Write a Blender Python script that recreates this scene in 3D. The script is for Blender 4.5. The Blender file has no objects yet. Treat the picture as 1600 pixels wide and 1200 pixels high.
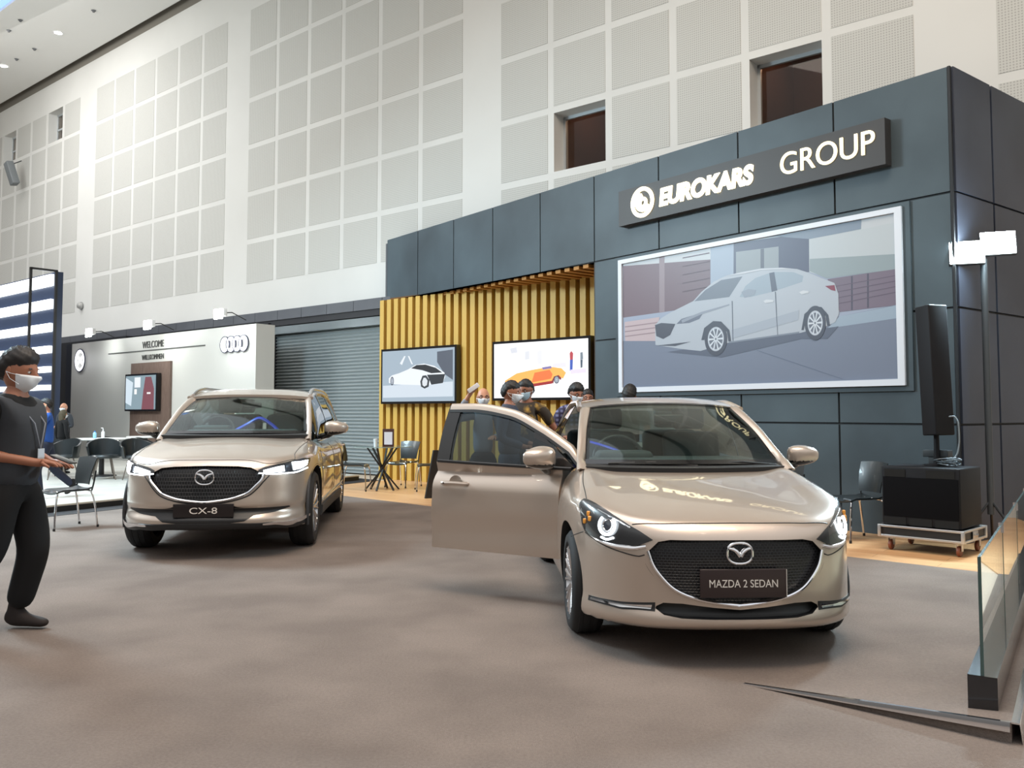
import bpy, bmesh, math, random
import numpy as np
from math import pi, sin, cos, radians, atan2, sqrt
from mathutils import Vector, Matrix
random.seed(7)
rng = np.random.default_rng(7)
SC = bpy.context.scene
COL = SC.collection

# ---------------------------------------------------------------- camera, sky, lights, exposure
cam_d = bpy.data.cameras.new('camera'); cam = bpy.data.objects.new('camera', cam_d); COL.objects.link(cam)
cam.location = (0, 0, 1.35); cam.rotation_euler = (radians(93.1), 0, 0)
cam_d.sensor_width = 36; cam_d.lens = 1356/1600*36; cam_d.shift_y = -29.4/1600
cam_d.clip_start = .05; cam_d.clip_end = 200
SC.camera = cam
SC.view_settings.view_transform = 'Standard'; SC.view_settings.look = 'None'
SC.view_settings.gamma = 1; SC.view_settings.use_curve_mapping = False
SC.view_settings.exposure = 0.40

wd = bpy.data.worlds.new('hall_light'); SC.world = wd; wd.use_nodes = True
wn = wd.node_tree.nodes; wl = wd.node_tree.links
bg = wn['Background']; tc = wn.new('ShaderNodeTexCoord'); sx = wn.new('ShaderNodeSeparateXYZ'); cr = wn.new('ShaderNodeValToRGB')
wl.new(tc.outputs['Generated'], sx.inputs[0]); wl.new(sx.outputs['Z'], cr.inputs[0]); wl.new(cr.outputs[0], bg.inputs[0])
e = cr.color_ramp.elements; e[0].position = 0.0; e[0].color = (.10, .095, .09, 1); e[1].position = 1; e[1].color = (.80, .84, .90, 1)
k = e.new(.10); k.color = (.15, .145, .14, 1); k = e.new(.42); k.color = (.66, .66, .65, 1)
bg.inputs[1].default_value = .95

def area(name, loc, target, size, power, color, sizey=None):
    l = bpy.data.lights.new(name, 'AREA'); l.shape = 'RECTANGLE'; l.size = size; l.size_y = sizey or size
    l.energy = power; l.color = color
    o = bpy.data.objects.new(name, l); COL.objects.link(o); o.location = loc
    o.rotation_euler = (Vector(target)-Vector(loc)).to_track_quat('-Z', 'Y').to_euler()
    return o
area('hall_light_warm', (1.0, 4.2, 11.5), (0, 6, 0), 5, 640, (1, .80, .60))
area('hall_light_back', (-3, 8.5, 12.0), (-1, 8, 0), 6, 190, (1, .93, .85))
area('left_carpet_fill', (-8.5, 11.0, 6.2), (-5.5, 10.6, 0), 2, 900, (.66, .88, 1))  # added unseen fill lamp, brightens and cools the carpet at the left
area('left_wall_fill', (-17, 14, 8.5), (-14, 23, 3), 4, 800, (.97, 1, .98))  # unseen fill lamp, set low and aimed to brighten the lower left wall
area('hall_light_far', (-16, 24, 12.2), (-14, 27, 4), 7, 500, (1, .97, .93))

# ---------------------------------------------------------------- materials
def srgb(c):
    return tuple(((v/255)/12.92 if v/255 <= .04045 else ((v/255+.055)/1.055)**2.4) for v in c)
MATS = {}
def mat(name, color, rough=.5, metal=0., coat=0., emit=None, estr=0., spec=.5, alpha=1., trans=0.):
    if name in MATS: return MATS[name]
    m = bpy.data.materials.new(name); m.use_nodes = True; b = m.node_tree.nodes['Principled BSDF']
    if max(color) > 1: color = srgb(color)
    b.inputs['Base Color'].default_value = (*color, 1); b.inputs['Roughness'].default_value = rough
    b.inputs['Metallic'].default_value = metal; b.inputs['Coat Weight'].default_value = coat
    b.inputs['Coat Roughness'].default_value = .03
    b.inputs['Specular IOR Level'].default_value = spec
    if emit:
        if max(emit) > 1: emit = srgb(emit)
        b.inputs['Emission Color'].default_value = (*emit, 1); b.inputs['Emission Strength'].default_value = estr
    m.diffuse_color = (*color, 1)
    MATS[name] = m; return m
def nodes(m): return m.node_tree.nodes, m.node_tree.links, m.node_tree.nodes['Principled BSDF']
def noise_color(m, c1, c2, scale, detail=4, coord='Object', bump=0, stretch=None, pos=(.35, .65), bscale=None):
    n, l, b = nodes(m)
    t = n.new('ShaderNodeTexCoord'); x = n.new('ShaderNodeTexNoise'); x.inputs['Scale'].default_value = scale; x.inputs['Detail'].default_value = detail
    src = t.outputs[coord]
    if stretch:
        mp = n.new('ShaderNodeMapping'); mp.inputs['Scale'].default_value = stretch; l.new(src, mp.inputs[0]); src = mp.outputs[0]
    l.new(src, x.inputs['Vector']); r = n.new('ShaderNodeValToRGB')
    if max(c1) > 1: c1 = srgb(c1)
    if max(c2) > 1: c2 = srgb(c2)
    r.color_ramp.elements[0].color = (*c1, 1); r.color_ramp.elements[1].color = (*c2, 1)
    r.color_ramp.elements[0].position = pos[0]; r.color_ramp.elements[1].position = pos[1]
    l.new(x.outputs[0], r.inputs[0]); l.new(r.outputs[0], b.inputs['Base Color'])
    if bump:
        y = x
        if bscale:
            y = n.new('ShaderNodeTexNoise'); y.inputs['Scale'].default_value = bscale; y.inputs['Detail'].default_value = 3; l.new(src, y.inputs['Vector'])
        bp = n.new('ShaderNodeBump'); bp.inputs['Strength'].default_value = bump; bp.inputs['Distance'].default_value = .01
        l.new(y.outputs[0], bp.inputs['Height']); l.new(bp.outputs[0], b.inputs['Normal'])
    return m
def glass(name, tint, refl=.10, blend=1.):
    if name in MATS: return MATS[name]
    m = bpy.data.materials.new(name); m.use_nodes = True; n = m.node_tree.nodes; l = m.node_tree.links
    n.remove(n['Principled BSDF']); out = n['Material Output']
    tr = n.new('ShaderNodeBsdfTransparent'); tr.inputs[0].default_value = (*tint, 1)
    gl = n.new('ShaderNodeBsdfGlossy'); gl.inputs['Roughness'].default_value = .02; gl.inputs[0].default_value = (.95, .95, .95, 1)
    lw = n.new('ShaderNodeLayerWeight'); fr = n.new('ShaderNodeMath'); fr.operation = 'POWER'; fr.inputs[1].default_value = 4.5; l.new(lw.outputs['Facing'], fr.inputs[0])
    mx = n.new('ShaderNodeMixShader')
    ad = n.new('ShaderNodeMath'); ad.operation = 'MULTIPLY_ADD'; ad.inputs[1].default_value = .9; ad.inputs[2].default_value = refl*.6; ad.use_clamp = True
    l.new(fr.outputs[0], ad.inputs[0]); l.new(ad.outputs[0], mx.inputs[0]); l.new(tr.outputs[0], mx.inputs[1]); l.new(gl.outputs[0], mx.inputs[2]); l.new(mx.outputs[0], out.inputs[0])
    MATS[name] = m; return m

PAINT = mat('beige_metallic_paint', (.53, .44, .37), .32, .62, 1.0)
n_, l_, b_ = nodes(PAINT)
t_ = n_.new('ShaderNodeTexCoord'); v_ = n_.new('ShaderNodeTexNoise'); v_.inputs['Scale'].default_value = 900
bp_ = n_.new('ShaderNodeBump'); bp_.inputs['Strength'].default_value = .05; bp_.inputs['Distance'].default_value = .002
l_.new(t_.outputs['Object'], v_.inputs['Vector']); l_.new(v_.outputs[0], bp_.inputs['Height']); l_.new(bp_.outputs[0], b_.inputs['Normal'])
BLACK = mat('black_plastic', (.012, .012, .013), .45)
GBLACK = mat('gloss_black', (.008, .008, .009), .12, 0, .5)
CHROME = mat('chrome', (.82, .82, .84), .08, 1)
STEEL = mat('brushed_steel', (.55, .55, .56), .28, 1)
RIM = mat('alloy_silver', (.62, .62, .64), .22, .9)
RUBBER = mat('tyre_rubber', (.014, .014, .015), .75)
DARK = mat('dark_interior', (.06, .066, .07), .7)
SEATM = mat('seat_leather', (.10, .115, .12), .5)
BLUEC = mat('blue_cover', (.01, .05, .75), .4)
WGLASS = glass('windshield_glass', (.78, .86, .84), .06)
RGLASS = glass('rear_glass', (.55, .62, .60), .08)
DGLASS = glass('tinted_glass', (.16, .19, .19), .12)
DOORGLASS = glass('door_glass', (.42, .50, .52), .08)
CGLASS = glass('clear_glass', (.88, .95, .93), .06)
LENS = glass('lamp_lens', (.80, .82, .84), .10)
LED = mat('led_white', (1, 1, 1), .3, emit=(.85, .93, 1), estr=5)
SKIN = mat('skin', (150, 98, 74), .55)
SKINL = mat('skin_light', (186, 132, 104), .5)
HAIR = mat('black_hair', (.012, .010, .010), .6)
MASKW = mat('white_mask', (225, 230, 235), .8)

# ---------------------------------------------------------------- mesh helpers
class MB:
    def __init__(s): s.v = []; s.f = []; s.m = []
    def add(s, vs, fs, mi=0):
        o = len(s.v); s.v += [tuple(map(float, v)) for v in vs]; s.f += [tuple(int(i)+o for i in f) for f in fs]; s.m += [mi]*len(fs); return s
    def box(s, c, d, mi=0, M=None, bev=0):
        x, y, z = [a/2 for a in d]
        if bev:
            b = min(bev, x*.9, y*.9, z*.9)
            bm = bmesh.new(); bmesh.ops.create_cube(bm, size=1)
            for v in bm.verts: v.co = Vector((v.co.x*d[0], v.co.y*d[1], v.co.z*d[2]))
            bmesh.ops.bevel(bm, geom=bm.edges[:], offset=b, segments=3, affect='EDGES', profile=.5)
            vs = [v.co.copy() for v in bm.verts]; bm.verts.index_update(); fs = [[v.index for v in f.verts] for f in bm.faces]; bm.free()
        else:
            vs = [Vector((i*x, j*y, k*z)) for i in (-1, 1) for j in (-1, 1) for k in (-1, 1)]
            fs = [(0, 1, 3, 2), (4, 6, 7, 5), (0, 4, 5, 1), (2, 3, 7, 6), (0, 2, 6, 4), (1, 5, 7, 3)]
        if M is not None: vs = [M @ v for v in vs]
        vs = [(v[0]+c[0], v[1]+c[1], v[2]+c[2]) for v in vs]
        return s.add(vs, fs, mi)
    def tube(s, pts, r, n=10, mi=0, closed=False, cap=True, flat=None):
        pts = [Vector(p) for p in pts]; N = len(pts)
        rr = r if hasattr(r, '__len__') else [r]*N
        vs = []; up = None
        for i, p in enumerate(pts):
            if closed: t = pts[(i+1) % N]-pts[i-1]
            else: t = pts[min(i+1, N-1)]-pts[max(i-1, 0)]
            t.normalize()
            if up is None:
                a = Vector((0, 0, 1)) if abs(t.z) < .9 else Vector((1, 0, 0))
                up = (a-t*a.dot(t)).normalized()
            else:
                up = (up-t*up.dot(t)).normalized()
            sd = t.cross(up)
            for k in range(n):
                a = 2*pi*k/n+pi/4*(n == 4)
                vs.append(p+(up*cos(a)*(flat or 1)+sd*sin(a))*rr[i])
        fs = []
        for i in range(N if closed else N-1):
            j = (i+1) % N
            for k in range(n):
                q = (k+1) % n
                fs.append((i*n+k, i*n+q, j*n+q, j*n+k))
        if cap and not closed:
            fs.append(tuple(range(n))[::-1]); fs.append(tuple((N-1)*n+k for k in range(n)))
        return s.add(vs, fs, mi)
    def lathe(s, prof, c=(0, 0, 0), ax='z', n=32, mi=0, a0=0, a1=2*pi):
        vs = []; full = abs(a1-a0-2*pi) < 1e-6; m = n if full else n+1
        for i in range(m):
            a = a0+(a1-a0)*i/n
            for r, h in prof:
                if ax == 'z': v = (r*cos(a), r*sin(a), h)
                elif ax == 'x': v = (h, r*cos(a), r*sin(a))
                else: v = (r*cos(a), h, r*sin(a))
                vs.append((v[0]+c[0], v[1]+c[1], v[2]+c[2]))
        P = len(prof); fs = []
        for i in range(n if full else n):
            j = (i+1) % m
            for k in range(P-1): fs.append((i*P+k, j*P+k, j*P+k+1, i*P+k+1))
        return s.add(vs, fs, mi)
    def grid(s, G, mi=0, flip=False):
        """G: array (a,b,3)"""
        a, b = len(G), len(G[0]); vs = [G[i][j] for i in range(a) for j in range(b)]
        fs = []
        for i in range(a-1):
            for j in range(b-1):
                f = (i*b+j, (i+1)*b+j, (i+1)*b+j+1, i*b+j+1)
                fs.append(f[::-1] if flip else f)
        return s.add(vs, fs, mi)
    def slab(s, G, H, mi=0):
        """closed sheet between two congruent grids"""
        a, b = len(G), len(G[0]); o = len(s.v)
        s.grid(G, mi); s.grid(H, mi, True)
        def g(i, j): return o+i*b+j
        def h(i, j): return o+a*b+i*b+j
        fs = []
        for j in range(b-1):
            fs.append((g(0, j), g(0, j+1), h(0, j+1), h(0, j))); fs.append((g(a-1, j+1), g(a-1, j), h(a-1, j), h(a-1, j+1)))
        for i in range(a-1):
            fs.append((g(i+1, 0), g(i, 0), h(i, 0), h(i+1, 0))); fs.append((g(i, b-1), g(i+1, b-1), h(i+1, b-1), h(i, b-1)))
        s.f += fs; s.m += [mi]*len(fs); return s
    def prism(s, poly, z0, z1, fn, mi=0):
        """poly in 2D, fn(u,v,w)->3D, between w=z0 and z1"""
        n = len(poly); vs = [fn(u, v, z0) for u, v in poly]+[fn(u, v, z1) for u, v in poly]
        fs = [tuple(range(n))[::-1], tuple(range(n, 2*n))]+[(i, (i+1) % n, n+(i+1) % n, n+i) for i in range(n)]
        return s.add(vs, fs, mi)
    def build(s, name, mats, parent=None, smooth=True, angle=40, M=None, recalc=True):
        me = bpy.data.meshes.new(name); me.from_pydata(s.v, [], s.f)
        for m in (mats if isinstance(mats, (list, tuple)) else [mats]): me.materials.append(m)
        me.polygons.foreach_set('material_index', s.m)
        me.update()
        if recalc:
            bm = bmesh.new(); bm.from_mesh(me); bmesh.ops.recalc_face_normals(bm, faces=bm.faces[:]); bm.to_mesh(me); bm.free()
        if smooth:
            me.polygons.foreach_set('use_smooth', [True]*len(me.polygons)); me.set_sharp_from_angle(angle=radians(angle))
        o = bpy.data.objects.new(name, me); COL.objects.link(o)
        if parent: o.parent = parent
        if M is not None: o.matrix_local = M
        return o
def tag(o, label=None, cat=None, group=None, kind=None):
    if label: o['label'] = label
    if cat: o['category'] = cat
    if group: o['group'] = group
    if kind: o['kind'] = kind
    return o
def empty(name, loc=(0, 0, 0), rz=0, label=None, cat=None, group=None):
    o = bpy.data.objects.new(name, None); COL.objects.link(o); o.location = loc; o.rotation_euler = (0, 0, rz); o.empty_display_size = .2
    return tag(o, label, cat, group)
def kids(o): return [c for c in bpy.data.objects if c.parent == o]
def copy_tree(o, loc=None, rz=None, label=None, parent=None):
    c = o.copy(); COL.objects.link(c)
    if parent: c.parent = parent
    for k in kids(o): copy_tree(k, parent=c)
    if loc is not None: c.location = loc
    if rz is not None: c.rotation_euler = (0, 0, rz)
    if label: c['label'] = label
    return c
def text_mesh(txt, name, size, m, parent, M, width=None, height=None, extrude=.01, offset=0., shear=0.):
    cu = bpy.data.curves.new(name, 'FONT'); cu.body = txt; cu.size = size; cu.extrude = extrude; cu.offset = offset; cu.shear = shear
    cu.align_x = 'CENTER'; cu.align_y = 'CENTER'
    t = bpy.data.objects.new('tmp', cu); COL.objects.link(t)
    bpy.context.view_layer.update()
    me = bpy.data.meshes.new_from_object(t.evaluated_get(bpy.context.evaluated_depsgraph_get()))
    bpy.data.objects.remove(t)
    co = np.array([v.co[:] for v in me.vertices]); mn = co.min(0); mx = co.max(0); c = (mn+mx)/2
    sx_ = width/(mx[0]-mn[0]) if width else 1; sy_ = height/(mx[1]-mn[1]) if height else sx_
    if not width and height: sx_ = sy_
    for v in me.vertices: v.co = ((v.co.x-c[0])*sx_, (v.co.y-c[1])*sy_, v.co.z)
    me.materials.clear(); me.materials.append(m); me.name = name
    o = bpy.data.objects.new(name, me); COL.objects.link(o); o.parent = parent; o.matrix_local = M
    return o

# ---------------------------------------------------------------- frames of the place
DW = Vector((.76972, -.63838)); NW = Vector((.63838, .76972))        # hall wall: direction to the right, direction away from us
DF = Vector((-.61587, .78785)); NF = Vector((.78785, .61587))        # stand front: direction to the left (away), direction into the stand
CN = Vector((4.614, 8.986))                                          # near corner of the stand
def wp(s, d, z): return Vector((NW.x*d+DW.x*s, NW.y*d+DW.y*s, z))
def fp(t, n, z): return Vector((CN.x+DF.x*t+NF.x*n, CN.y+DF.y*t+NF.y*n, z))
def Mw(s, d, z):    # matrix: x right along the hall wall, y up, z toward the viewer
    M = Matrix.Identity(4); p = wp(s, d, z)
    for i, a in enumerate((Vector((DW.x, DW.y, 0)), Vector((0, 0, 1)), Vector((-NW.x, -NW.y, 0)))):
        M[0][i], M[1][i], M[2][i] = a
    M[0][3], M[1][3], M[2][3] = p; return M
def Mf(t, n, z):
    M = Matrix.Identity(4); p = fp(t, n, z)
    for i, a in enumerate((Vector((-DF.x, -DF.y, 0)), Vector((0, 0, 1)), Vector((-NF.x, -NF.y, 0)))):
        M[0][i], M[1][i], M[2][i] = a
    M[0][3], M[1][3], M[2][3] = p; return M
def wbox(mb, s0, s1, d0, d1, z0, z1, mi=0):
    P = [wp(s, d, z) for s in (s0, s1) for d in (d0, d1) for z in (z0, z1)]
    return mb.add(P, [(0, 1, 3, 2), (4, 6, 7, 5), (0, 4, 5, 1), (2, 3, 7, 6), (0, 2, 6, 4), (1, 5, 7, 3)], mi)
def fbox(mb, t0, t1, n0, n1, z0, z1, mi=0):
    P = [fp(t, n, z) for t in (t0, t1) for n in (n0, n1) for z in (z0, z1)]
    return mb.add(P, [(0, 1, 3, 2), (4, 6, 7, 5), (0, 4, 5, 1), (2, 3, 7, 6), (0, 2, 6, 4), (1, 5, 7, 3)], mi)

# ================================================================ THE ROOM
CARPET = noise_color(mat('grey_carpet', (120, 112, 106), .95, spec=.1), (113, 103, 97), (128, 117, 110), 1.3, 3, bump=.6, bscale=160)
n, l, b = nodes(CARPET)   # fine mottling on top of the broad one
t = n.new('ShaderNodeTexCoord'); x = n.new('ShaderNodeTexNoise'); x.inputs['Scale'].default_value = 70; x.inputs['Detail'].default_value = 2
mx = n.new('ShaderNodeMixRGB'); mx.blend_type = 'MULTIPLY'; mx.inputs[0].default_value = .45
src = b.inputs['Base Color'].links[0].from_socket; l.new(t.outputs['Object'], x.inputs['Vector']); l.new(src, mx.inputs[1]); l.new(x.outputs[0], mx.inputs[2]); l.new(mx.outputs[0], b.inputs['Base Color'])
rr = n.new('ShaderNodeValToRGB'); rr.color_ramp.elements[0].color = (.75, .75, .75, 1); rr.color_ramp.elements[0].position = .3; rr.color_ramp.elements[1].color = (1.15, 1.15, 1.15, 1); rr.color_ramp.elements[1].position = .7
l.new(x.outputs[0], rr.inputs[0]); l.new(rr.outputs[0], mx.inputs[2])
WOOD = mat('oak_laminate', (208, 160, 112), .35)
n, l, b = nodes(WOOD)
t = n.new('ShaderNodeTexCoord'); mp = n.new('ShaderNodeMapping'); mp.inputs['Rotation'].default_value = (0, 0, radians(38)); br = n.new('ShaderNodeTexBrick')
br.inputs['Scale'].default_value = 1; br.inputs['Brick Width'].default_value = 1.2; br.inputs['Row Height'].default_value = .19; br.inputs['Mortar Size'].default_value = .003
br.inputs['Color1'].default_value = (*srgb((214, 170, 124)), 1); br.inputs['Color2'].default_value = (*srgb((198, 150, 104)), 1); br.inputs['Mortar'].default_value = (*srgb((150, 110, 75)), 1)
l.new(t.outputs['Object'], mp.inputs[0]); l.new(mp.outputs[0], br.inputs['Vector'])
nz = n.new('ShaderNodeTexNoise'); nz.inputs['Scale'].default_value = 3; mp2 = n.new('ShaderNodeMapping'); mp2.inputs['Scale'].default_value = (1, 14, 1); l.new(mp.outputs[0], mp2.inputs[0]); l.new(mp2.outputs[0], nz.inputs['Vector'])
mx = n.new('ShaderNodeMixRGB'); mx.blend_type = 'OVERLAY'; mx.inputs[0].default_value = .25; l.new(br.outputs[0], mx.inputs[1]); l.new(nz.outputs[0], mx.inputs[2]); l.new(mx.outputs[0], b.inputs['Base Color'])
def flat(name, pts, z, m, th=.02, kind='structure'):
    o = MB().prism(pts, z-th, z, lambda u, v, w: (u, v, w)).build(name, m, smooth=False); o['kind'] = kind; return o
flat('floor', [(-40, -6), (22, -6), (22, 45), (-40, 45)], -.012, mat('hall_floor', (196, 180, 160), .5), .1)
flat('floor_carpet', [(-14, -4), (2.0, -4), (2.06, 3.55), (2.2, 3.75), (4.45, 7.1), (3.947, 7.446), (3.2196, 8.14), (-2.68, 14.09), (-4.2, 15.6), (-6.07, 11.13), (-9, 5.9), (-14, 5.9)], 0, CARPET, .012)
flat('floor_wood', [(3.2196, 8.14), (3.947, 7.446), (4.45, 7.1), (5.6, 8.1), (9, 14), (2, 20), (-2.4, 18.3), (-2.55, 17.3), (-4.2, 15.6), (-2.68, 14.09)], -.001, WOOD, .011)
# hall wall with perforated panels in bays of six columns, window openings in two rows
WALLM = noise_color(mat('painted_wall', (214, 212, 205), .8), (206, 206, 203), (214, 214, 211), .35, 3)
PANELM = mat('perforated_panel', (188, 185, 178), .85)
n, l, b = nodes(PANELM)
t = n.new('ShaderNodeTexCoord'); sp = n.new('ShaderNodeMapping'); sp.inputs['Scale'].default_value = (26, 26, 26)
l.new(t.outputs['UV'], sp.inputs[0]); fr = n.new('ShaderNodeVectorMath'); fr.operation = 'FRACTION'; l.new(sp.outputs[0], fr.inputs[0])
sb = n.new('ShaderNodeVectorMath'); sb.operation = 'SUBTRACT'; sb.inputs[1].default_value = (.5, .5, 0); l.new(fr.outputs[0], sb.inputs[0])
ln = n.new('ShaderNodeVectorMath'); ln.operation = 'LENGTH'; l.new(sb.outputs[0], ln.inputs[0])
gt = n.new('ShaderNodeMath'); gt.operation = 'LESS_THAN'; gt.inputs[1].default_value = .27; l.new(ln.outputs['Value'], gt.inputs[0])
mx = n.new('ShaderNodeMixRGB'); mx.inputs[1].default_value = (*srgb((194, 194, 190)), 1); mx.inputs[2].default_value = (*srgb((164, 164, 160)), 1)
l.new(gt.outputs[0], mx.inputs[0]); l.new(mx.outputs[0], b.inputs['Base Color'])
WD = 12.8
rows = [(11.93-1.247*i, 11.93-1.247*i-1.115) for i in range(7)]; rows[5] = (5.69, 4.66)
rows = rows[:6]
bays = [(-54.6, 6), (-45.95, 6), (-37.28, 6), (-28.25, 6), (-19.55, 6), (-10.89, 6), (-2.24, 5)]
wins = {}       # (bay,col,row)
for bi in (0, 1, 2): wins[(bi, 1, 0)] = 1; wins[(bi, 4, 0)] = 1
for bi in (5, 6): wins[(bi, 1, 4)] = 1; wins[(bi, 4, 4)] = 1
cells = []
for bi, (s0, nc) in enumerate(bays):
    pitch = 1.293 if bi > 2 else 1.33
    for c in range(nc):
        for r, (zt, zb) in enumerate(rows): cells.append((bi, c, r, s0+pitch*c, s0+pitch*c+1.15, zb, zt))
# solid wall with holes: horizontal strips between vertical cuts
mb = MB(); holes = [(a, b_2, c, d) for bi, ci, r, a, b_2, c, d in cells if (bi, ci, r) in wins]
S0, S1 = -60, 6
def wall_row(z0, z1, hs):
    s = S0
    for a, b2 in sorted(hs):
        wbox(mb, s, a, WD, WD+.45, z0, z1); s = b2
    wbox(mb, s, S1, WD, WD+.45, z0, z1)
zc = sorted({h[2] for h in holes} | {h[3] for h in holes})
lo = (rows[4][1], rows[4][0]); hi = (rows[0][1], rows[0][0])
wall_row(3.0, lo[0], []); wall_row(lo[0], lo[1], [(h[0], h[1]) for h in holes if abs(h[2]-lo[0]) < .01]); wall_row(lo[1], hi[0], [])
wall_row(hi[0], hi[1], [(h[0], h[1]) for h in holes if abs(h[2]-hi[0]) < .01]); wall_row(hi[1], 12.95, [])
wbox(mb, S0, -13.9, WD+.0, WD+.45, 0, 3.0); wbox(mb, -8, S1, WD, WD+.45, 0, 3.0)
wbox(mb, -18.4, -13.4, WD+.35, WD+.45, 0, 3.0)
for a, b2, c, d in holes: pass
o = mb.build('wall_back', WALLM, smooth=False); o['kind'] = 'structure'
# panels: one textured mesh belonging to the wall
me_v = []; me_f = []; uvs = []
for bi, c, r, a, b2, z0, z1 in cells:
    if (bi, c, r) in wins: continue
    i = len(me_v)
    for s, z in ((a, z0), (b2, z0), (b2, z1), (a, z1)): me_v.append(wp(s, WD-.006, z)); uvs.append((s, z))
    me_f.append((i, i+1, i+2, i+3))
    for s, z in ((a, z0), (b2, z0), (b2, z1), (a, z1)): me_v.append(wp(s, WD+.01, z)); uvs.append((s, z))
    for k in range(4): me_f.append((i+(k+1) % 4, i+k, i+4+k, i+4+(k+1) % 4))
me = bpy.data.meshes.new('wall_panels'); me.from_pydata([tuple(v) for v in me_v], [], me_f); me.materials.append(PANELM)
uv = me.uv_layers.new(name='UVMap')
for lp in me.loops: uv.data[lp.index].uv = uvs[lp.vertex_index]
o = bpy.data.objects.new('wall_panels', me); COL.objects.link(o); o['kind'] = 'structure'; o.name = 'trim_1'
# windows
FRAMEM = mat('window_frame', (190, 196, 200), .4, .4)
wi = 0
for bi, ci, r, a, b2, z0, z1 in cells:
    if (bi, ci, r) not in wins: continue
    wi += 1
    low = r == 4
    win = empty(f'window_{wi}', wp((a+b2)/2, WD+.2, z0)); win['kind'] = 'structure'
    M = win.matrix_basis.inverted() if False else Matrix.Translation(-Vector(wp((a+b2)/2, WD+.2, z0)))
    m1 = MB(); dd = .30
    wbox(m1, a, a+.05, WD+dd, WD+dd+.06, z0, z1); wbox(m1, b2-.05, b2, WD+dd, WD+dd+.06, z0, z1); wbox(m1, a, b2, WD+dd, WD+dd+.06, z1-.06, z1); wbox(m1, a, b2, WD+dd, WD+dd+.06, z0, z0+.04)
    if not low: wbox(m1, a, b2, WD+dd, WD+dd+.06, (z0+z1)/2-.03, (z0+z1)/2+.03)
    m1.build('window_frame', FRAMEM, win, smooth=False, M=M)
    m2 = MB(); wbox(m2, a+.05, b2-.05, WD+dd+.02, WD+dd+.035, z0+.04, z1-.06)
    m2.build('pane', glass('window_pane', (.9, .85, .8), .05), win, smooth=False, M=M)
    # room behind: brown on the right side, grey on the left
    rm = mat('room_brown', (92, 58, 40), .8) if low else mat('room_grey', (70, 72, 74), .8)
    m3 = MB(); wbox(m3, a-.3, b2+.3, WD+.46, WD+2.6, z0-.3, z1+.8)
    ob = m3.build('room_beyond', rm, win, smooth=False, M=M)
    bm = bmesh.new(); bm.from_mesh(ob.data)   # open toward the window
    nn = Vector((-NW.x, -NW.y, 0))
    bmesh.ops.delete(bm, geom=[f for f in bm.faces if f.normal.dot(nn) > .9], context='FACES'); bm.to_mesh(ob.data); bm.free()
    if low:
        m4 = MB().lathe([(0, 0), (.045, 0), (.05, .02)], tuple(wp((a+b2)/2+(.1 if bi == 6 or ci == 4 else -.15), WD+1.6, z1+.76)), n=12)
        m4.build('downlight', mat('downlight_glow', (1, 1, 1), emit=(1, .85, .65), estr=12), win, M=M)
        L = bpy.data.lights.new('room_light', 'POINT'); L.energy = 7; L.color = (1, .6, .38); L.shadow_soft_size = .1
        lo_ = bpy.data.objects.new('room_light', L); COL.objects.link(lo_); lo_.parent = win; lo_.matrix_local = M @ Matrix.Translation(wp((a+b2)/2, WD+1.5, z1+.5))
# ceiling strip along the wall, shadow gap, skylight edge
CEIL = mat('ceiling_white', (214, 214, 212), .85)
mb = MB(); wbox(mb, S0, S1, 9.55, WD-.25, 13.08, 13.3); o = mb.build('ceiling', CEIL, smooth=False); o['kind'] = 'structure'
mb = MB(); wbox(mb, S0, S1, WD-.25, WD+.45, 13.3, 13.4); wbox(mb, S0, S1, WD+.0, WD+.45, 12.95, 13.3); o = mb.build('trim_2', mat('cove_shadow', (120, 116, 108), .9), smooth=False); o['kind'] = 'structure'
mb = MB(); wbox(mb, -29.5, -24, 8.8, 9.54, 13.15, 13.2); o = mb.build('skylight', mat('skylight_blue', (.3, .45, .9), .5, emit=(.28, .48, 1), estr=.75), smooth=False)
o['kind'] = 'structure'; o.name = 'window_20'
DL = mat('downlight_white', (1, 1, 1), emit=(1, .96, .92), estr=22)
lamp = None
for i, (px, py, lab) in enumerate([(-14.05, 26.27, 'round recessed ceiling downlight, the right one of the two lit'), (-17.24, 28.85, 'round recessed ceiling downlight, the left one of the two lit')]):
    t = empty('ceiling_light', (px, py, 13.07), 0, lab, 'ceiling light', 'lit ceiling downlights')
    MB().lathe([(.0, 0), (.11, 0)], n=20).build('diffuser', DL, t)
    MB().lathe([(.11, -.002), (.15, -.012), (.16, .008)], n=20).build('frame', mat('lamp_ring', (200, 200, 200), .4), t)
for i, (px, py) in enumerate([(-14.72, 25.39), (-15.43, 27.45), (-15.47, 26.09), (-16.47, 28.26), (-12.23, 24.77)]):
    t = empty('sprinkler', (px, py, 13.07), 0, 'small dark ceiling fitting among the downlights', 'ceiling fitting', 'dark fittings in the ceiling')
    MB().lathe([(0, -.05), (.03, -.05), (.045, -.02), (.07, 0)], n=12).build('sprinkler_head', mat('fitting_grey', (90, 92, 95), .5), t)
# hall downlights outside the picture (they show as reflections in the paint and glass)
for i, (px, py) in enumerate([(-6, 3), (-3.5, 3.5), (-1, 3), (1.5, 3.4), (4, 3), (-5, 7), (-2.4, 6.6), (0.2, 7.2), (2.6, 6.7), (-7, 5), (-4, 1), (0, .5), (3, 0)]):
    t = empty('ceiling_light', (px, py, 9.5), 0, 'small round hall spotlight hanging above the cars', 'ceiling light', 'spotlights above the cars')
    MB().lathe([(0, 0), (.10, 0)], n=16).build('diffuser', mat('spot_glow', (1, 1, 1), emit=(1, .85, .7), estr=55), t)
    MB().lathe([(.10, -.01), (.12, -.01), (.12, .2), (.0, .22)], n=16).build('lamp_housing', BLACK, t)
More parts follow.
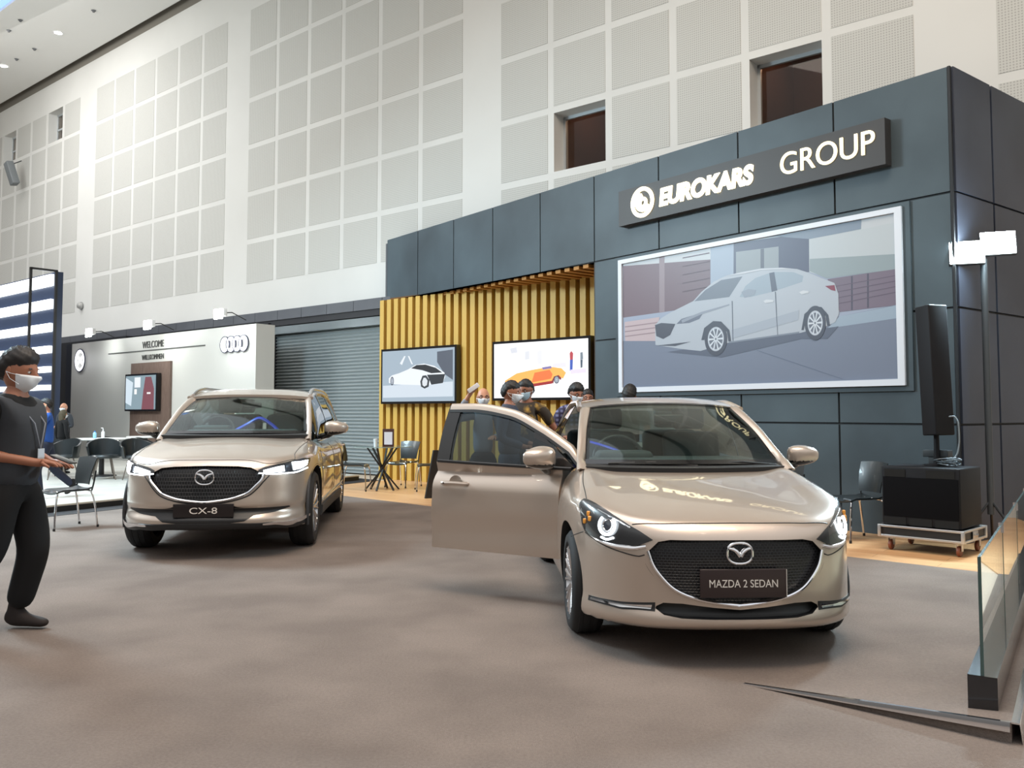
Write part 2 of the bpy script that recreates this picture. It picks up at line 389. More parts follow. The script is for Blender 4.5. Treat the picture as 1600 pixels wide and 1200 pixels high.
# wall speaker, bell
t = tag(MB().box((0, 0, 0), (.30, .25, .85), bev=.03).build('wall_speaker', mat('speaker_grey', (110, 115, 118), .5)), 'long grey column loudspeaker tilted on a bracket high on the left wall', 'speaker')
t.location = wp(-33.6, WD-.55, 9.95); t.rotation_euler = (radians(12), radians(-14), radians(-39))
br_ = MB().tube([(.0, .1, .35), (.25, .35, .38)], .02, 6).build('bracket', BLACK, t)
t = empty('wall_bell', wp(-28.95, WD-.02, 4.83), radians(-39.7), 'small round pale bell on the wall left of the bright lamps', 'bell')
MB().lathe([(0, -.14), (.08, -.12), (.11, -.05), (.11, -.02)], ax='y', n=20).build('bell_dome', mat('bell_grey', (190, 190, 188), .3, .5), t)
MB().lathe([(0, 0), (.13, 0), (.13, -.02), (0, -.02)], ax='y', n=20).build('back_plate', mat('bell_plate', (150, 150, 150), .5), t)

# ---------------------------------------------------------------- grey fascia, shutter
FASC = mat('fascia_grey', (92, 94, 100), .5)
n, l, b = nodes(FASC)
t = n.new('ShaderNodeTexCoord'); br = n.new('ShaderNodeTexNoise'); br.inputs['Scale'].default_value = 2; l.new(t.outputs['Object'], br.inputs['Vector'])
rr = n.new('ShaderNodeValToRGB'); rr.color_ramp.elements[0].color = (*srgb((74, 77, 84)), 1); rr.color_ramp.elements[1].color = (*srgb((92, 95, 101)), 1); l.new(br.outputs[0], rr.inputs[0]); l.new(rr.outputs[0], b.inputs['Base Color'])
mb = MB(); s = -31.5
while s < -13.6:
    e_ = min(s+.93, -13.55); wbox(mb, s+.006, e_-.006, 12.35, 12.79, 3.56, 3.79); s += .93
o = mb.build('trim_3', FASC, smooth=False); o['kind'] = 'structure'
mb = MB(); wbox(mb, -31.5, -13.55, 12.38, 12.79, 3.42, 3.565); wbox(mb, -31.5, -17.85, 12.3, 12.79, 0, 3.5); wbox(mb, -31.5, -24.5, 12.1, 12.79, .0, 3.55)
o = mb.build('trim_4', mat('recess_black', (26, 28, 34), .6), smooth=False); o['kind'] = 'structure'
# shutter: corrugated profile
mb = MB(); G = []
for i in range(0, 44*6+1):
    z = .02+i*(3.4/(44*6)); ph = (i % 6)/6*2*pi
    G.append([wp(-17.85, 12.55-.022*cos(ph), z), wp(-13.45, 12.55-.022*cos(ph), z)])
H = [[(g[0][0]+NW.x*.05, g[0][1]+NW.y*.05, g[0][2]), (g[1][0]+NW.x*.05, g[1][1]+NW.y*.05, g[1][2])] for g in G]
mb.slab(G, H)
SHUT = mat('shutter_steel', (150, 158, 160), .42, .35)
o = mb.build('roller_shutter', SHUT, angle=80); tag(o, 'grey corrugated roller shutter beside the yellow slat wall', 'roller shutter')
mb = MB()
wbox(mb, -17.82, -13.45, 12.40, 12.50, 3.22, 3.40)
mb.build('shutter_box', mat('shutter_box_grey', (120, 128, 132), .35, .5), o, smooth=False)

# ================================================================ DARK EXHIBITION STAND
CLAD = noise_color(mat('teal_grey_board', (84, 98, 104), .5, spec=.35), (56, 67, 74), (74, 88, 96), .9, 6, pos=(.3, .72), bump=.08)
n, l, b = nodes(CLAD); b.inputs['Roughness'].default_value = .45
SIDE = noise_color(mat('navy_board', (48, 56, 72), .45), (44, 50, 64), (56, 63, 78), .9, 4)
JOINT = mat('joint_black', (10, 14, 20), .6)
stand = empty('exhibition_stand', (CN.x, CN.y, 0), 0, 'large dark teal panelled exhibition stand behind the silver sedan', 'exhibition stand')
SM = Matrix.Translation((-CN.x, -CN.y, 0))
joints = [0.0, 1.35, 2.72, 4.10, 5.43, 6.73, 8.05, 9.29, 10.57, 11.8]
zj = [0, 1.22, 2.44, 3.66, 5.0]
core = MB()
fbox(core, -.0, 5.43, .02, .9, 0, 5.0); fbox(core, 5.43, 11.8, .02, .38, 3.66, 5.0)
core.build('stand_core', JOINT, stand, smooth=False, M=SM)
mb = MB(); g = .012
for i in range(9):
    for j in range(4):
        if i >= 4 and j < 3: continue
        fbox(mb, joints[i]+g+(.01 if i == 0 else 0), joints[i+1]-g, -.0, .03, zj[j]+(g if j else 0), zj[j+1]-(g if j < 3 else 0))
mb.build('front_cladding', CLAD, stand, smooth=False, M=SM)
mb = MB()   # right side face, receding to the right
side = [(.02, .9), (.92, 1.85), (1.87, 2.95)]
def sbox(mb, n0, n1, t0, t1, z0, z1):
    fbox(mb, t0, t1, n0, n1, z0, z1)
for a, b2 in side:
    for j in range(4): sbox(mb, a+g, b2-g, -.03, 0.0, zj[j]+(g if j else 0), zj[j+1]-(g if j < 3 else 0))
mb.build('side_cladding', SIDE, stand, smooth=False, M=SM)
mb = MB(); fbox(mb, 0.0, .4, .9, 2.95, 0, 4.98); fbox(mb, -.015, .012, -.015, .015, 0, 5.0)
mb.build('side_core', JOINT, stand, smooth=False, M=SM)
# thin grey edge at the left end of the fascia
mb = MB(); fbox(mb, 11.8, 11.86, 0, .5, 3.66, 4.93); mb.build('fascia_end', mat('edge_grey', (88, 92, 98), .5), stand, smooth=False, M=SM)
# soffit with wooden battens
SLATY = mat('slat_yellow', (192, 156, 74), .55)
SLATB = mat('slat_backing', (112, 74, 32), .8)
mb = MB()
def tri_soffit():
    # region between the stand front and the slat wall
    k = 0; t = 5.6
    while t < 10.9:
        # batten runs across from the front edge toward the slat wall
        a = fp(t, .03, 0); # distance to slat wall plane along NF
        dist = (12.08-(NW.x*a.x+NW.y*a.y))/(NW.x*NF.x+NW.y*NF.y)
        if dist > .1:
            P = [fp(tt, nn, zz) for tt in (t, t+.12) for nn in (.03, .03+dist) for zz in (3.60, 3.655)]
            mb.add(P, [(0, 1, 3, 2), (4, 6, 7, 5), (0, 4, 5, 1), (2, 3, 7, 6), (0, 2, 6, 4), (1, 5, 7, 3)])
        t += .22
tri_soffit()
mb.build('soffit_battens', mat('batten_orange', (170, 118, 52), .6), stand, smooth=False, M=SM)
mb = MB(); mb.prism([tuple(fp(5.43, .03, 0)[:2]), tuple(fp(11.0, .03, 0)[:2]), tuple(wp(-13.3, 12.1, 0)[:2]), tuple(wp(-6.6, 12.1, 0)[:2])], 3.66, 3.70, lambda u, v, w: (u, v, w))
mb.build('soffit', SLATB, stand, smooth=False, M=SM)
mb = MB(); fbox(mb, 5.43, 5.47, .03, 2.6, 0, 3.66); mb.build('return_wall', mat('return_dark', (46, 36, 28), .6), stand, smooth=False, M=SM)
# base board
# slat wall
sw = empty('slat_wall', wp(-10.8, 12.05, 0), 0, 'yellow vertical slat wall recessed between the shutter and the dark stand', 'slat wall')
SWM = Matrix.Translation(-wp(-10.8, 12.05, 0))
mb = MB(); wbox(mb, -13.42, -7.3, 12.05, 12.12, 0, 3.66); mb.build('backing_board', SLATB, sw, smooth=False, M=SWM)
mb = MB(); s = -13.42
while s < -7.6: wbox(mb, s, s+.118, 11.93, 12.05, .0, 3.64); s += .2088
mb.build('slats', SLATY, sw, smooth=False, M=SWM)

# lit sign box with raised letters
sg = empty('sign_box', fp(2.7, 0, 4.08), 0, 'long dark sign box with glowing cream lettering on the stand', 'sign')
GM = Matrix.Translation(-fp(2.7, 0, 4.08))
mb = MB(); fbox(mb, .65, 4.77, -.13, 0, 4.08, 4.60); mb.build('box', mat('sign_dark', (52, 50, 50), .5), sg, smooth=False, M=GM)
GLOWY = mat('letter_glow', (255, 245, 200), .4, emit=(1, .88, .58), estr=1.9)
GLOWG = mat('letter_gold', (255, 240, 190), .4, emit=(1, .84, .52), estr=1.25)
text_mesh('EUROKARS', 'lettering', .3, GLOWY, sg, GM @ Mf(3.17, -.135, 4.35), width=1.58, height=.26, extrude=.012, offset=.014, shear=.12)
text_mesh('GROUP', 'lettering', .3, GLOWG, sg, GM @ Mf(1.375, -.135, 4.367), width=1.22, height=.27, extrude=.012)
lg = MB(); M = GM @ Mf(4.28, -.135, 4.35)
def ring(mb, ro, ri, z0, z1, n=40, a0=0, a1=2*pi, cx=0, cy=0):
    full = a1-a0 > 2*pi-.01; P = [(ro, z0), (ro, z1), (ri, z1), (ri, z0), (ro, z0)]
    return mb.lathe(P, (cx, cy, 0), 'z', n, 0, a0, a1)
ring(lg, .22, .165, 0, .02)
ring(lg, .15, .075, 0, .02, 24, radians(120), radians(330), .01, .01)
ring(lg, .085, .035, 0, .02, 24, 0, 2*pi, .01, -.01)
lg.prism([(-.04, .06), (-.1, .15), (-.02, .13), (.02, .06)], 0, .02, lambda u, v, w: (u, v, w))
lg.prism([(.03, -.07), (.07, -.15), (.1, -.06), (.07, 0)], 0, .02, lambda u, v, w: (u, v, w))
lg.build('emblem', GLOWY, sg, M=M, smooth=False)

# flat printed pictures: each patch lies on its sheet in real relief of a fraction of a millimetre
def picture(parent, M, w, h, patches, emit, bgmat, name='printed_picture', wheels=None, lift=.00015):
    mb = MB(); mats = [bgmat]; idx = {}
    mb.add([(0, 0, 0), (w, 0, 0), (w, h, 0), (0, h, 0)], [(0, 1, 2, 3)], 0)
    z = 0
    def mi(c):
        if c not in idx:
            nm = f'print_{emit}_{c[0]}_{c[1]}_{c[2]}'
            if emit: m = mat(nm, (.02, .02, .02), .3, emit=c, estr=emit)
            else: m = mat(nm, c, .4)
            mats.append(m); idx[c] = len(mats)-1
        return idx[c]
    for c, poly in patches:
        z += lift
        P = [(max(0, min(1, u))*w, max(0, min(1, v))*h) for u, v in poly]
        mb.add([(x, y, z) for x, y in P], [tuple(range(len(P)))], mi(tuple(c)))
    if wheels:
        for (c0, ex, ey) in wheels:
            rx = (ex[0]-c0[0])*w; ry = (c0[1]-ey[1])*h
            for k, (f, c) in enumerate([(1, (62, 66, 80)), (.72, (170, 178, 190)), (.60, (92, 98, 112))]):
                z += lift
                mb.add([(c0[0]*w+rx*f*cos(a)*.85, c0[1]*h+ry*f*sin(a), z) for a in np.linspace(0, 2*pi, 28, endpoint=False)], [tuple(range(28))], mi(c))
            z += lift
            for k in range(10):
                a = 2*pi*k/10; d = .09
                mb.add([(c0[0]*w+rx*.85*r*cos(a+q), c0[1]*h+ry*r*sin(a+q), z) for r, q in ((.08, -.5), (.66, -d), (.66, d), (.08, .5))], [(0, 1, 2, 3)], mi((190, 198, 208)))
    ob = mb.build(name, mats, parent, smooth=False, M=M, recalc=False)
    return ob
po = empty('billboard_poster', fp(2.7, -.05, 1.6), 0, 'big white framed poster of a silver sedan parked by a house', 'poster')
PM = Matrix.Translation(-fp(2.7, -.05, 1.6))
mb = MB(); fbox(mb, .45, 4.95, -.025, 0, 1.58, 3.645); mb.build('mounting_board', CLAD, po, smooth=False, M=PM)
mb = MB()
for a in ((.53, 4.87, 3.54, 3.60), (.53, 4.87, 1.64, 1.71), (.53, .61, 1.71, 3.54), (4.80, 4.87, 1.71, 3.54)): fbox(mb, a[0], a[1], -.055, -.025, a[2], a[3])
mb.build('frame', mat('frame_white', (205, 212, 222), .4), po, smooth=False, M=PM)
bgp = mat('poster_base', (140, 150, 170), .4)
POSTER = [
    ((120, 100, 112), [(0.02, 0.968), (0.394, 0.973), (0.392, 0.693), (0.341, 0.623), (0.26, 0.57), (0.018, 0.562)]),
    ((200, 207, 215), [(0.02, 0.976), (0.988, 0.989), (0.986, 0.82), (0.735, 0.828), (0.02, 0.953)]),
    ((150, 135, 145), [(0.184, 0.97), (0.207, 0.97), (0.205, 0.567), (0.182, 0.566)]),
    ((165, 180, 200), [(0.394, 0.973), (0.481, 0.97), (0.481, 0.75), (0.392, 0.693)]),
    ((85, 90, 115), [(0.481, 0.97), (0.736, 0.945), (0.734, 0.705), (0.479, 0.761)]),
    ((150, 160, 168), [(0.489, 0.908), (0.637, 0.895), (0.636, 0.733), (0.488, 0.762)]),
    ((95, 98, 115), [(0.576, 0.899), (0.588, 0.898), (0.587, 0.747), (0.575, 0.748)]),
    ((130, 145, 165), [(0.51, 0.983), (0.891, 0.976), (0.889, 0.912), (0.737, 0.907), (0.628, 0.962)]),
    ((195, 204, 211), [(0.735, 0.907), (0.89, 0.91), (0.987, 0.916), (0.984, 0.651), (0.795, 0.652), (0.734, 0.705)]),
    ((150, 166, 173), [(0.736, 0.785), (0.985, 0.736), (0.984, 0.651), (0.786, 0.652), (0.735, 0.711)]),
    ((122, 108, 126), [(0.789, 0.647), (0.982, 0.652), (0.982, 0.449), (0.823, 0.442)]),
    ((80, 75, 95), [(0.858, 0.646), (0.863, 0.646), (0.861, 0.446), (0.856, 0.446)]),
    ((80, 75, 95), [(0.903, 0.648), (0.908, 0.648), (0.906, 0.451), (0.901, 0.451)]),
    ((200, 182, 188), [(0.025, 0.528), (0.183, 0.535), (0.167, 0.365), (0.027, 0.385)]),
    ((124, 134, 156), [(0.014, 0.387), (0.165, 0.365), (0.506, 0.441), (0.822, 0.416), (0.982, 0.452), (0.984, 0.041), (0.012, 0.026)]),
    ((160, 178, 198), [(0.822, 0.416), (0.982, 0.449), (0.982, 0.376), (0.786, 0.351)]),
    ((100, 84, 104), [(0.795, 0.598), (0.982, 0.618), (0.982, 0.614), (0.795, 0.593)]),
    ((100, 84, 104), [(0.794, 0.562), (0.982, 0.588), (0.982, 0.583), (0.794, 0.557)]),
    ((100, 84, 104), [(0.794, 0.526), (0.981, 0.556), (0.981, 0.552), (0.794, 0.521)]),
    ((100, 84, 104), [(0.794, 0.49), (0.981, 0.525), (0.981, 0.52), (0.794, 0.485)]),
    ((100, 78, 92), [(0.283, 0.935), (0.39, 0.937), (0.39, 0.931), (0.283, 0.929)]),
    ((100, 78, 92), [(0.282, 0.876), (0.39, 0.879), (0.39, 0.874), (0.282, 0.87)]),
    ((100, 78, 92), [(0.282, 0.816), (0.389, 0.822), (0.389, 0.817), (0.282, 0.811)]),
    ((100, 78, 92), [(0.281, 0.757), (0.389, 0.765), (0.389, 0.759), (0.281, 0.752)]),
    ((100, 78, 92), [(0.281, 0.698), (0.389, 0.707), (0.389, 0.702), (0.281, 0.692)]),
    ((160, 138, 146), [(0.027, 0.494), (0.176, 0.501), (0.176, 0.495), (0.027, 0.488)]),
    ((160, 138, 146), [(0.027, 0.458), (0.176, 0.466), (0.176, 0.46), (0.027, 0.452)]),
    ((160, 138, 146), [(0.027, 0.422), (0.176, 0.431), (0.176, 0.425), (0.027, 0.416)]),
    ((104, 114, 138), [(0.56, 0.25), (0.83, 0.046), (0.824, 0.047), (0.557, 0.248)]),
    ((92, 100, 122), [(0.216, 0.279), (0.431, 0.216), (0.706, 0.3), (0.786, 0.288), (0.819, 0.358), (0.505, 0.323)]),
    ((186, 195, 208), [(0.164, 0.481), (0.192, 0.527), (0.235, 0.561), (0.325, 0.619), (0.357, 0.674), (0.404, 0.731), (0.45, 0.759), (0.508, 0.769), (0.579, 0.773), (0.646, 0.758), (0.697, 0.734), (0.735, 0.699), (0.771, 0.658), (0.81, 0.618), (0.821, 0.55), (0.821, 0.431), (0.81, 0.385), (0.786, 0.366), (0.7, 0.337), (0.461, 0.313), (0.351, 0.27), (0.274, 0.293), (0.165, 0.336)]),
    ((118, 128, 145), [(0.329, 0.616), (0.373, 0.684), (0.434, 0.736), (0.512, 0.739), (0.463, 0.615), (0.403, 0.615)]),
    ((160, 176, 192), [(0.5, 0.606), (0.522, 0.673), (0.557, 0.716), (0.605, 0.735), (0.611, 0.612), (0.539, 0.597)]),
    ((160, 176, 192), [(0.622, 0.737), (0.684, 0.719), (0.716, 0.686), (0.712, 0.65), (0.631, 0.62)]),
    ((95, 102, 120), [(0.605, 0.735), (0.622, 0.737), (0.631, 0.618), (0.612, 0.612)]),
    ((110, 118, 138), [(0.255, 0.472), (0.276, 0.504), (0.366, 0.535), (0.348, 0.49), (0.308, 0.47)]),
    ((75, 80, 96), [(0.164, 0.481), (0.192, 0.491), (0.251, 0.473), (0.229, 0.398), (0.199, 0.374), (0.169, 0.4)]),
    ((80, 85, 100), [(0.169, 0.331), (0.315, 0.339), (0.25, 0.317)]),
    ((135, 50, 75), [(0.782, 0.607), (0.81, 0.606), (0.813, 0.569), (0.8, 0.578)]),
    ((150, 162, 178), [(0.507, 0.638), (0.532, 0.651), (0.56, 0.638), (0.553, 0.607), (0.518, 0.596)]),
    ((130, 140, 158), [(0.461, 0.318), (0.7, 0.346), (0.7, 0.336), (0.461, 0.307)]),
    ((172, 182, 197), [(0.469, 0.394), (0.701, 0.479), (0.698, 0.418), (0.469, 0.335)]),
    ((150, 160, 176), [(0.276, 0.496), (0.356, 0.537), (0.463, 0.568), (0.463, 0.56), (0.356, 0.52), (0.28, 0.475)]),
    ((96, 104, 122), [(0.472, 0.586), (0.475, 0.586), (0.476, 0.32), (0.473, 0.321)]),
    ((96, 104, 122), [(0.623, 0.612), (0.626, 0.611), (0.631, 0.336), (0.629, 0.335)]),
    ((70, 76, 92), [(0.355, 0.344), (0.367, 0.425), (0.402, 0.466), (0.432, 0.457), (0.462, 0.395), (0.468, 0.321), (0.458, 0.319), (0.453, 0.384), (0.429, 0.439), (0.402, 0.446), (0.375, 0.403), (0.367, 0.343)]),
    ((70, 76, 92), [(0.707, 0.355), (0.717, 0.451), (0.745, 0.492), (0.77, 0.483), (0.79, 0.431), (0.794, 0.37), (0.786, 0.368), (0.782, 0.426), (0.766, 0.468), (0.745, 0.473), (0.723, 0.438), (0.714, 0.354)]),
    ((215, 222, 230), [(0.584, 0.561), (0.594, 0.568), (0.619, 0.56), (0.617, 0.547), (0.59, 0.546)]),
    ((215, 222, 230), [(0.702, 0.59), (0.715, 0.597), (0.732, 0.589), (0.731, 0.577), (0.709, 0.574)]),
    ((210, 216, 226), [(0.45, 0.759), (0.508, 0.767), (0.578, 0.77), (0.646, 0.756), (0.697, 0.732), (0.646, 0.748), (0.578, 0.761), (0.512, 0.755)]),
]
POSTER_WHEELS = [((0.411, 0.343), (0.461, 0.336), (0.41, 0.229)), ((0.75, 0.39), (0.788, 0.383), (0.749, 0.285))]
TV1 = [
    ((75, 82, 95), [(0.771, 0.933), (0.978, 0.956), (0.979, 0.389), (0.869, 0.505), (0.772, 0.736)]),
    ((190, 200, 210), [(0.01, 0.316), (0.979, 0.361), (0.98, 0.085), (0.012, 0.078)]),
    ((215, 220, 225), [(0.096, 0.46), (0.139, 0.517), (0.245, 0.555), (0.371, 0.621), (0.473, 0.701), (0.594, 0.721), (0.733, 0.668), (0.869, 0.533), (0.879, 0.449), (0.85, 0.353), (0.695, 0.317), (0.556, 0.309), (0.183, 0.338), (0.097, 0.371)]),
    ((25, 28, 35), [(0.416, 0.641), (0.493, 0.699), (0.614, 0.699), (0.753, 0.63), (0.84, 0.535), (0.694, 0.529), (0.575, 0.593)]),
    ((30, 34, 42), [(0.635, 0.504), (0.878, 0.505), (0.85, 0.339), (0.695, 0.312), (0.665, 0.418)]),
    ((40, 45, 52), [(0.545, 0.381), (0.575, 0.488), (0.625, 0.496), (0.671, 0.403), (0.66, 0.276), (0.606, 0.241), (0.556, 0.28)]),
    ((200, 205, 210), [(0.571, 0.38), (0.591, 0.45), (0.619, 0.448), (0.645, 0.39), (0.636, 0.306), (0.6, 0.279), (0.576, 0.308)]),
    ((210, 215, 220), [(0.255, 0.745), (0.317, 0.887), (0.338, 0.885), (0.287, 0.714)]),
    ((210, 215, 220), [(0.369, 0.882), (0.39, 0.881), (0.442, 0.717), (0.422, 0.719)]),
]
TV2 = [
    ((235, 235, 238), [(0.155, 0.905), (0.255, 0.923), (0.272, 0.702), (0.163, 0.684)]),
    ((200, 202, 210), [(0.18, 0.903), (0.255, 0.923), (0.264, 0.826), (0.197, 0.813)]),
    ((205, 207, 213), [(0.346, 0.832), (0.395, 0.841), (0.395, 0.692), (0.346, 0.682)]),
    ((215, 215, 222), [(0.476, 0.833), (0.532, 0.841), (0.531, 0.6), (0.484, 0.591)]),
    ((215, 212, 222), [(0.641, 0.592), (0.779, 0.608), (0.779, 0.524), (0.641, 0.526)]),
    ((255, 170, 80), [(0.121, 0.314), (0.255, 0.444), (0.419, 0.496), (0.61, 0.541), (0.733, 0.506), (0.779, 0.425), (0.748, 0.322), (0.695, 0.383), (0.638, 0.289), (0.321, 0.215), (0.155, 0.194)]),
    ((240, 110, 50), [(0.451, 0.445), (0.61, 0.488), (0.641, 0.407), (0.625, 0.329), (0.419, 0.272)]),
    ((150, 20, 25), [(0.346, 0.23), (0.641, 0.294), (0.641, 0.244), (0.346, 0.176)]),
    ((120, 30, 30), [(0.633, 0.289), (0.656, 0.367), (0.703, 0.39), (0.733, 0.336), (0.725, 0.297), (0.695, 0.351), (0.659, 0.327), (0.648, 0.235)]),
    ((120, 110, 160), [(0.531, 0.534), (0.626, 0.554), (0.633, 0.513), (0.539, 0.493)]),
    ((170, 50, 60), [(0.817, 0.761), (0.833, 0.798), (0.852, 0.758), (0.849, 0.649), (0.82, 0.643)]),
    ((50, 80, 170), [(0.819, 0.644), (0.849, 0.649), (0.845, 0.46), (0.818, 0.454)]),
    ((110, 120, 130), [(0.922, 0.764), (0.947, 0.769), (0.951, 0.646), (0.922, 0.635)]),
    ((60, 75, 90), [(0.923, 0.635), (0.947, 0.641), (0.943, 0.505), (0.926, 0.498)]),
    ((215, 205, 235), [(0.824, 0.474), (0.98, 0.489), (0.98, 0.413), (0.824, 0.401)]),
]

picture(po, PM @ Mf(4.87, -.03, 1.64), 4.34, 1.96, [(tuple(int(q*.86) for q in c), p) for c, p in POSTER], 0, bgp, wheels=POSTER_WHEELS)
def screen(name, s0, s1, z0, z1, d, label, patches, em, bgc, emit=1., wheels=None):
    t = empty(name, wp((s0+s1)/2, d, z0), 0, label, 'screen'); TM = Matrix.Translation(-wp((s0+s1)/2, d, z0))
    mb = MB(); wbox(mb, s0-.045, s1+.045, d, d+.11, z0-.045, z1+.045); mb.build('bezel', GBLACK, t, smooth=False, M=TM)
    mb = MB(); wbox(mb, (s0+s1)/2-.2, (s0+s1)/2+.2, d+.11, d+.13, (z0+z1)/2-.2, (z0+z1)/2+.2); mb.build('wall_bracket', BLACK, t, smooth=False, M=TM)
    bgm = mat(name+'_bg_'+str(bgc[0]), (.02, .02, .02), .2, emit=bgc, estr=emit)
    picture(t, TM @ Mw(s0, d-.004, z0), s1-s0, z1-z0, patches, emit, bgm, 'picture', wheels=wheels, lift=.00015)
    return t
screen('video_screen', -13.18, -11.18, 1.56, 2.57, 11.80, 'wall screen showing a silver coupe on grey, next to the shutter', TV1, 1, (150, 165, 178), 1.0, [((.145, .405), (.175, .405), (.145, .32))])
screen('video_screen', -10.2, -8.15, 1.60, 2.57, 11.80, 'bright wall screen showing an orange car on white', TV2, 1, (255, 252, 255), 1.0, [((.683, .31), (.715, .31), (.683, .24)), ((.30, .235), (.335, .235), (.30, .165))])

# black chair-height easel edge behind the open door
t = empty('easel_board', (-1.28, 13.75, 0), radians(30), 'black leaning board whose edge shows behind the open car door', 'board')
MB().prism([(0, 0), (.3, 0), (.22, .75), (.14, .75)], -.02, .02, lambda u, v, w: (u-.1, w, v)).build('board_panel', BLACK, t, smooth=False)

# ---------------------------------------------------------------- car body shape (numpy)
def pchip(pts):
    xs = np.array([p[0] for p in pts], float); ys = np.array([p[1] for p in pts], float)
    h = np.diff(xs); d = np.diff(ys)/h
    m = np.zeros_like(xs)
    for i in range(1, len(xs)-1):
        if d[i-1]*d[i] > 0:
            w1 = 2*h[i]+h[i-1]; w2 = h[i]+2*h[i-1]
            m[i] = (w1+w2)/(w1/d[i-1]+w2/d[i])
    m[0] = d[0]; m[-1] = d[-1]
    def f(x):
        x = np.clip(np.asarray(x, float), xs[0], xs[-1])
        i = np.clip(np.searchsorted(xs, x)-1, 0, len(xs)-2)
        t = (x-xs[i])/h[i]
        return ((2*t**3-3*t**2+1)*ys[i]+(t**3-2*t**2+t)*h[i]*m[i]
                + (-2*t**3+3*t**2)*ys[i+1]+(t**3-t**2)*h[i]*m[i+1])
    return f

def smax(a, b, k):
    q = np.maximum(k-np.abs(a-b), 0)/k
    return np.maximum(a, b)+q*q*k*0.25

class Shape:
    def __init__(s, d):
        s.d = d
        s.H = pchip(d['top']); s.C = pchip(d['crown']); s.P = pchip(d['plan']); s.G = pchip(d['nose'])
        s.WZ = pchip(d['wz']); s.WY = pchip(d['wy']); s.B = pchip(d['bottom']); s.RG = pchip(d['tail'])
        s.SH = pchip(d['belt'])
    def f(s, x, y, z):
        ax = np.abs(x)
        top = (z-s.H(y)+s.C(y)*(ax/0.8)**2.2)*0.97
        if 'crease' in s.d:      # raised wing line over the front wheels
            c = s.d['crease']
            top = top-c[0]*np.exp(-((ax-c[1])/c[2])**2)*np.clip((y-.25)/.5, 0, 1)*np.clip((1.9-y)/.6, 0, 1)
        fr = (s.P(ax)+s.G(z)-y)*0.85
        sd = ax-s.WZ(z)*s.WY(y)
        bt = s.B(y)-z
        L = s.d['L']
        re = (y-(L-0.9*s.P(ax)-s.RG(z)))*0.85
        v = smax(sd, top, s.d['kst'])
        v = smax(v, fr, s.d['kf'])
        v = smax(v, re, .08)
        v = smax(v, bt, .04)
        return v
    def march(s, o, d, t0, t1, n=160):
        """first hit of rays o+t*d with the surface coming from outside (vectorised)"""
        o = np.atleast_2d(o); d = np.atleast_2d(d)
        N = max(len(o), len(d)); o = np.broadcast_to(o, (N, 3)); d = np.broadcast_to(d, (N, 3))
        ts = np.linspace(t0, t1, n)
        hit = np.full(N, np.nan); lo = np.full(N, t0); hi = np.full(N, np.nan)
        open_ = np.ones(N, bool)
        prev = t0
        for t in ts:
            p = o+d*t
            v = s.f(p[:, 0], p[:, 1], p[:, 2])
            new = open_ & (v <= 0)
            hi[new] = t; lo[new] = prev; open_ &= ~new
            prev = t
        for _ in range(18):
            m = (lo+hi)/2
            p = o+d*m[:, None]
            v = s.f(p[:, 0], p[:, 1], p[:, 2])
            ins = v <= 0
            hi = np.where(ins, m, hi); lo = np.where(ins, lo, m)
        return o+d*hi[:, None]
    def front(s, x, z):
        x = np.asarray(x, float).ravel(); z = np.asarray(z, float).ravel()
        return s.march(np.stack([x, x*0-.2, z], 1), np.array([[0, 1., 0]]), 0, 2.2, 220)
    def top(s, x, y):
        x = np.asarray(x, float).ravel(); y = np.asarray(y, float).ravel()
        return s.march(np.stack([x, y, x*0+1.5], 1), np.array([[0, 0, -1.]]), 0, 1.3, 130)
    def side(s, sgn, y, z):
        y = np.asarray(y, float).ravel(); z = np.asarray(z, float).ravel()
        return s.march(np.stack([y*0+sgn*1.2, y, z], 1), np.array([[-sgn, 0, 0.]]), 0, 1.1, 110)

SEDAN = dict(L=4.34,
    top=[(-.2, .60), (0, .655), (.06, .715), (.14, .760), (.3, .815), (.55, .872), (.9, .935), (1.2, .985), (1.45, 1.01), (2, 1.0), (3.3, 1.02), (3.6, 1.07), (4.2, 1.06), (4.6, 1.0)],
    crown=[(-.2, .03), (0, .035), (.3, .06), (.6, .055), (1.2, .045), (1.5, .07), (3.3, .1), (4.6, .1)],
    crease=(.022, .66, .11),
    plan=[(0, 0), (.2, .008), (.4, .045), (.5, .09), (.6, .17), (.68, .27), (.75, .40), (.81, .60), (.85, .92), (.88, 1.6)],
    nose=[(.1, .08), (.19, .030), (.235, .008), (.27, .014), (.31, .03), (.4, .03), (.55, .03), (.66, .045), (.72, .06), (.8, .09), (1.1, .2)],
    wz=[(.1, .78), (.2, .82), (.3, .838), (.45, .847), (.6, .846), (.72, .838), (.82, .815), (.92, .77), (1.05, .70)],
    wy=[(0, 1.0), (.8, 1.0), (1.0, 1.0), (1.5, .985), (2.2, .985), (3.3, 1.0), (4, .97), (4.4, .93)],
    bottom=[(-.2, .20), (.2, .19), (.6, .18), (1.3, .19), (3, .19), (3.9, .22), (4.4, .3)],
    tail=[(.2, .1), (.4, 0), (.7, 0), (1.0, .04), (1.2, .1)],
    belt=[(1.2, .93), (1.6, .945), (2.6, .97), (3.3, 1.0)], kst=.08, kf=.06)
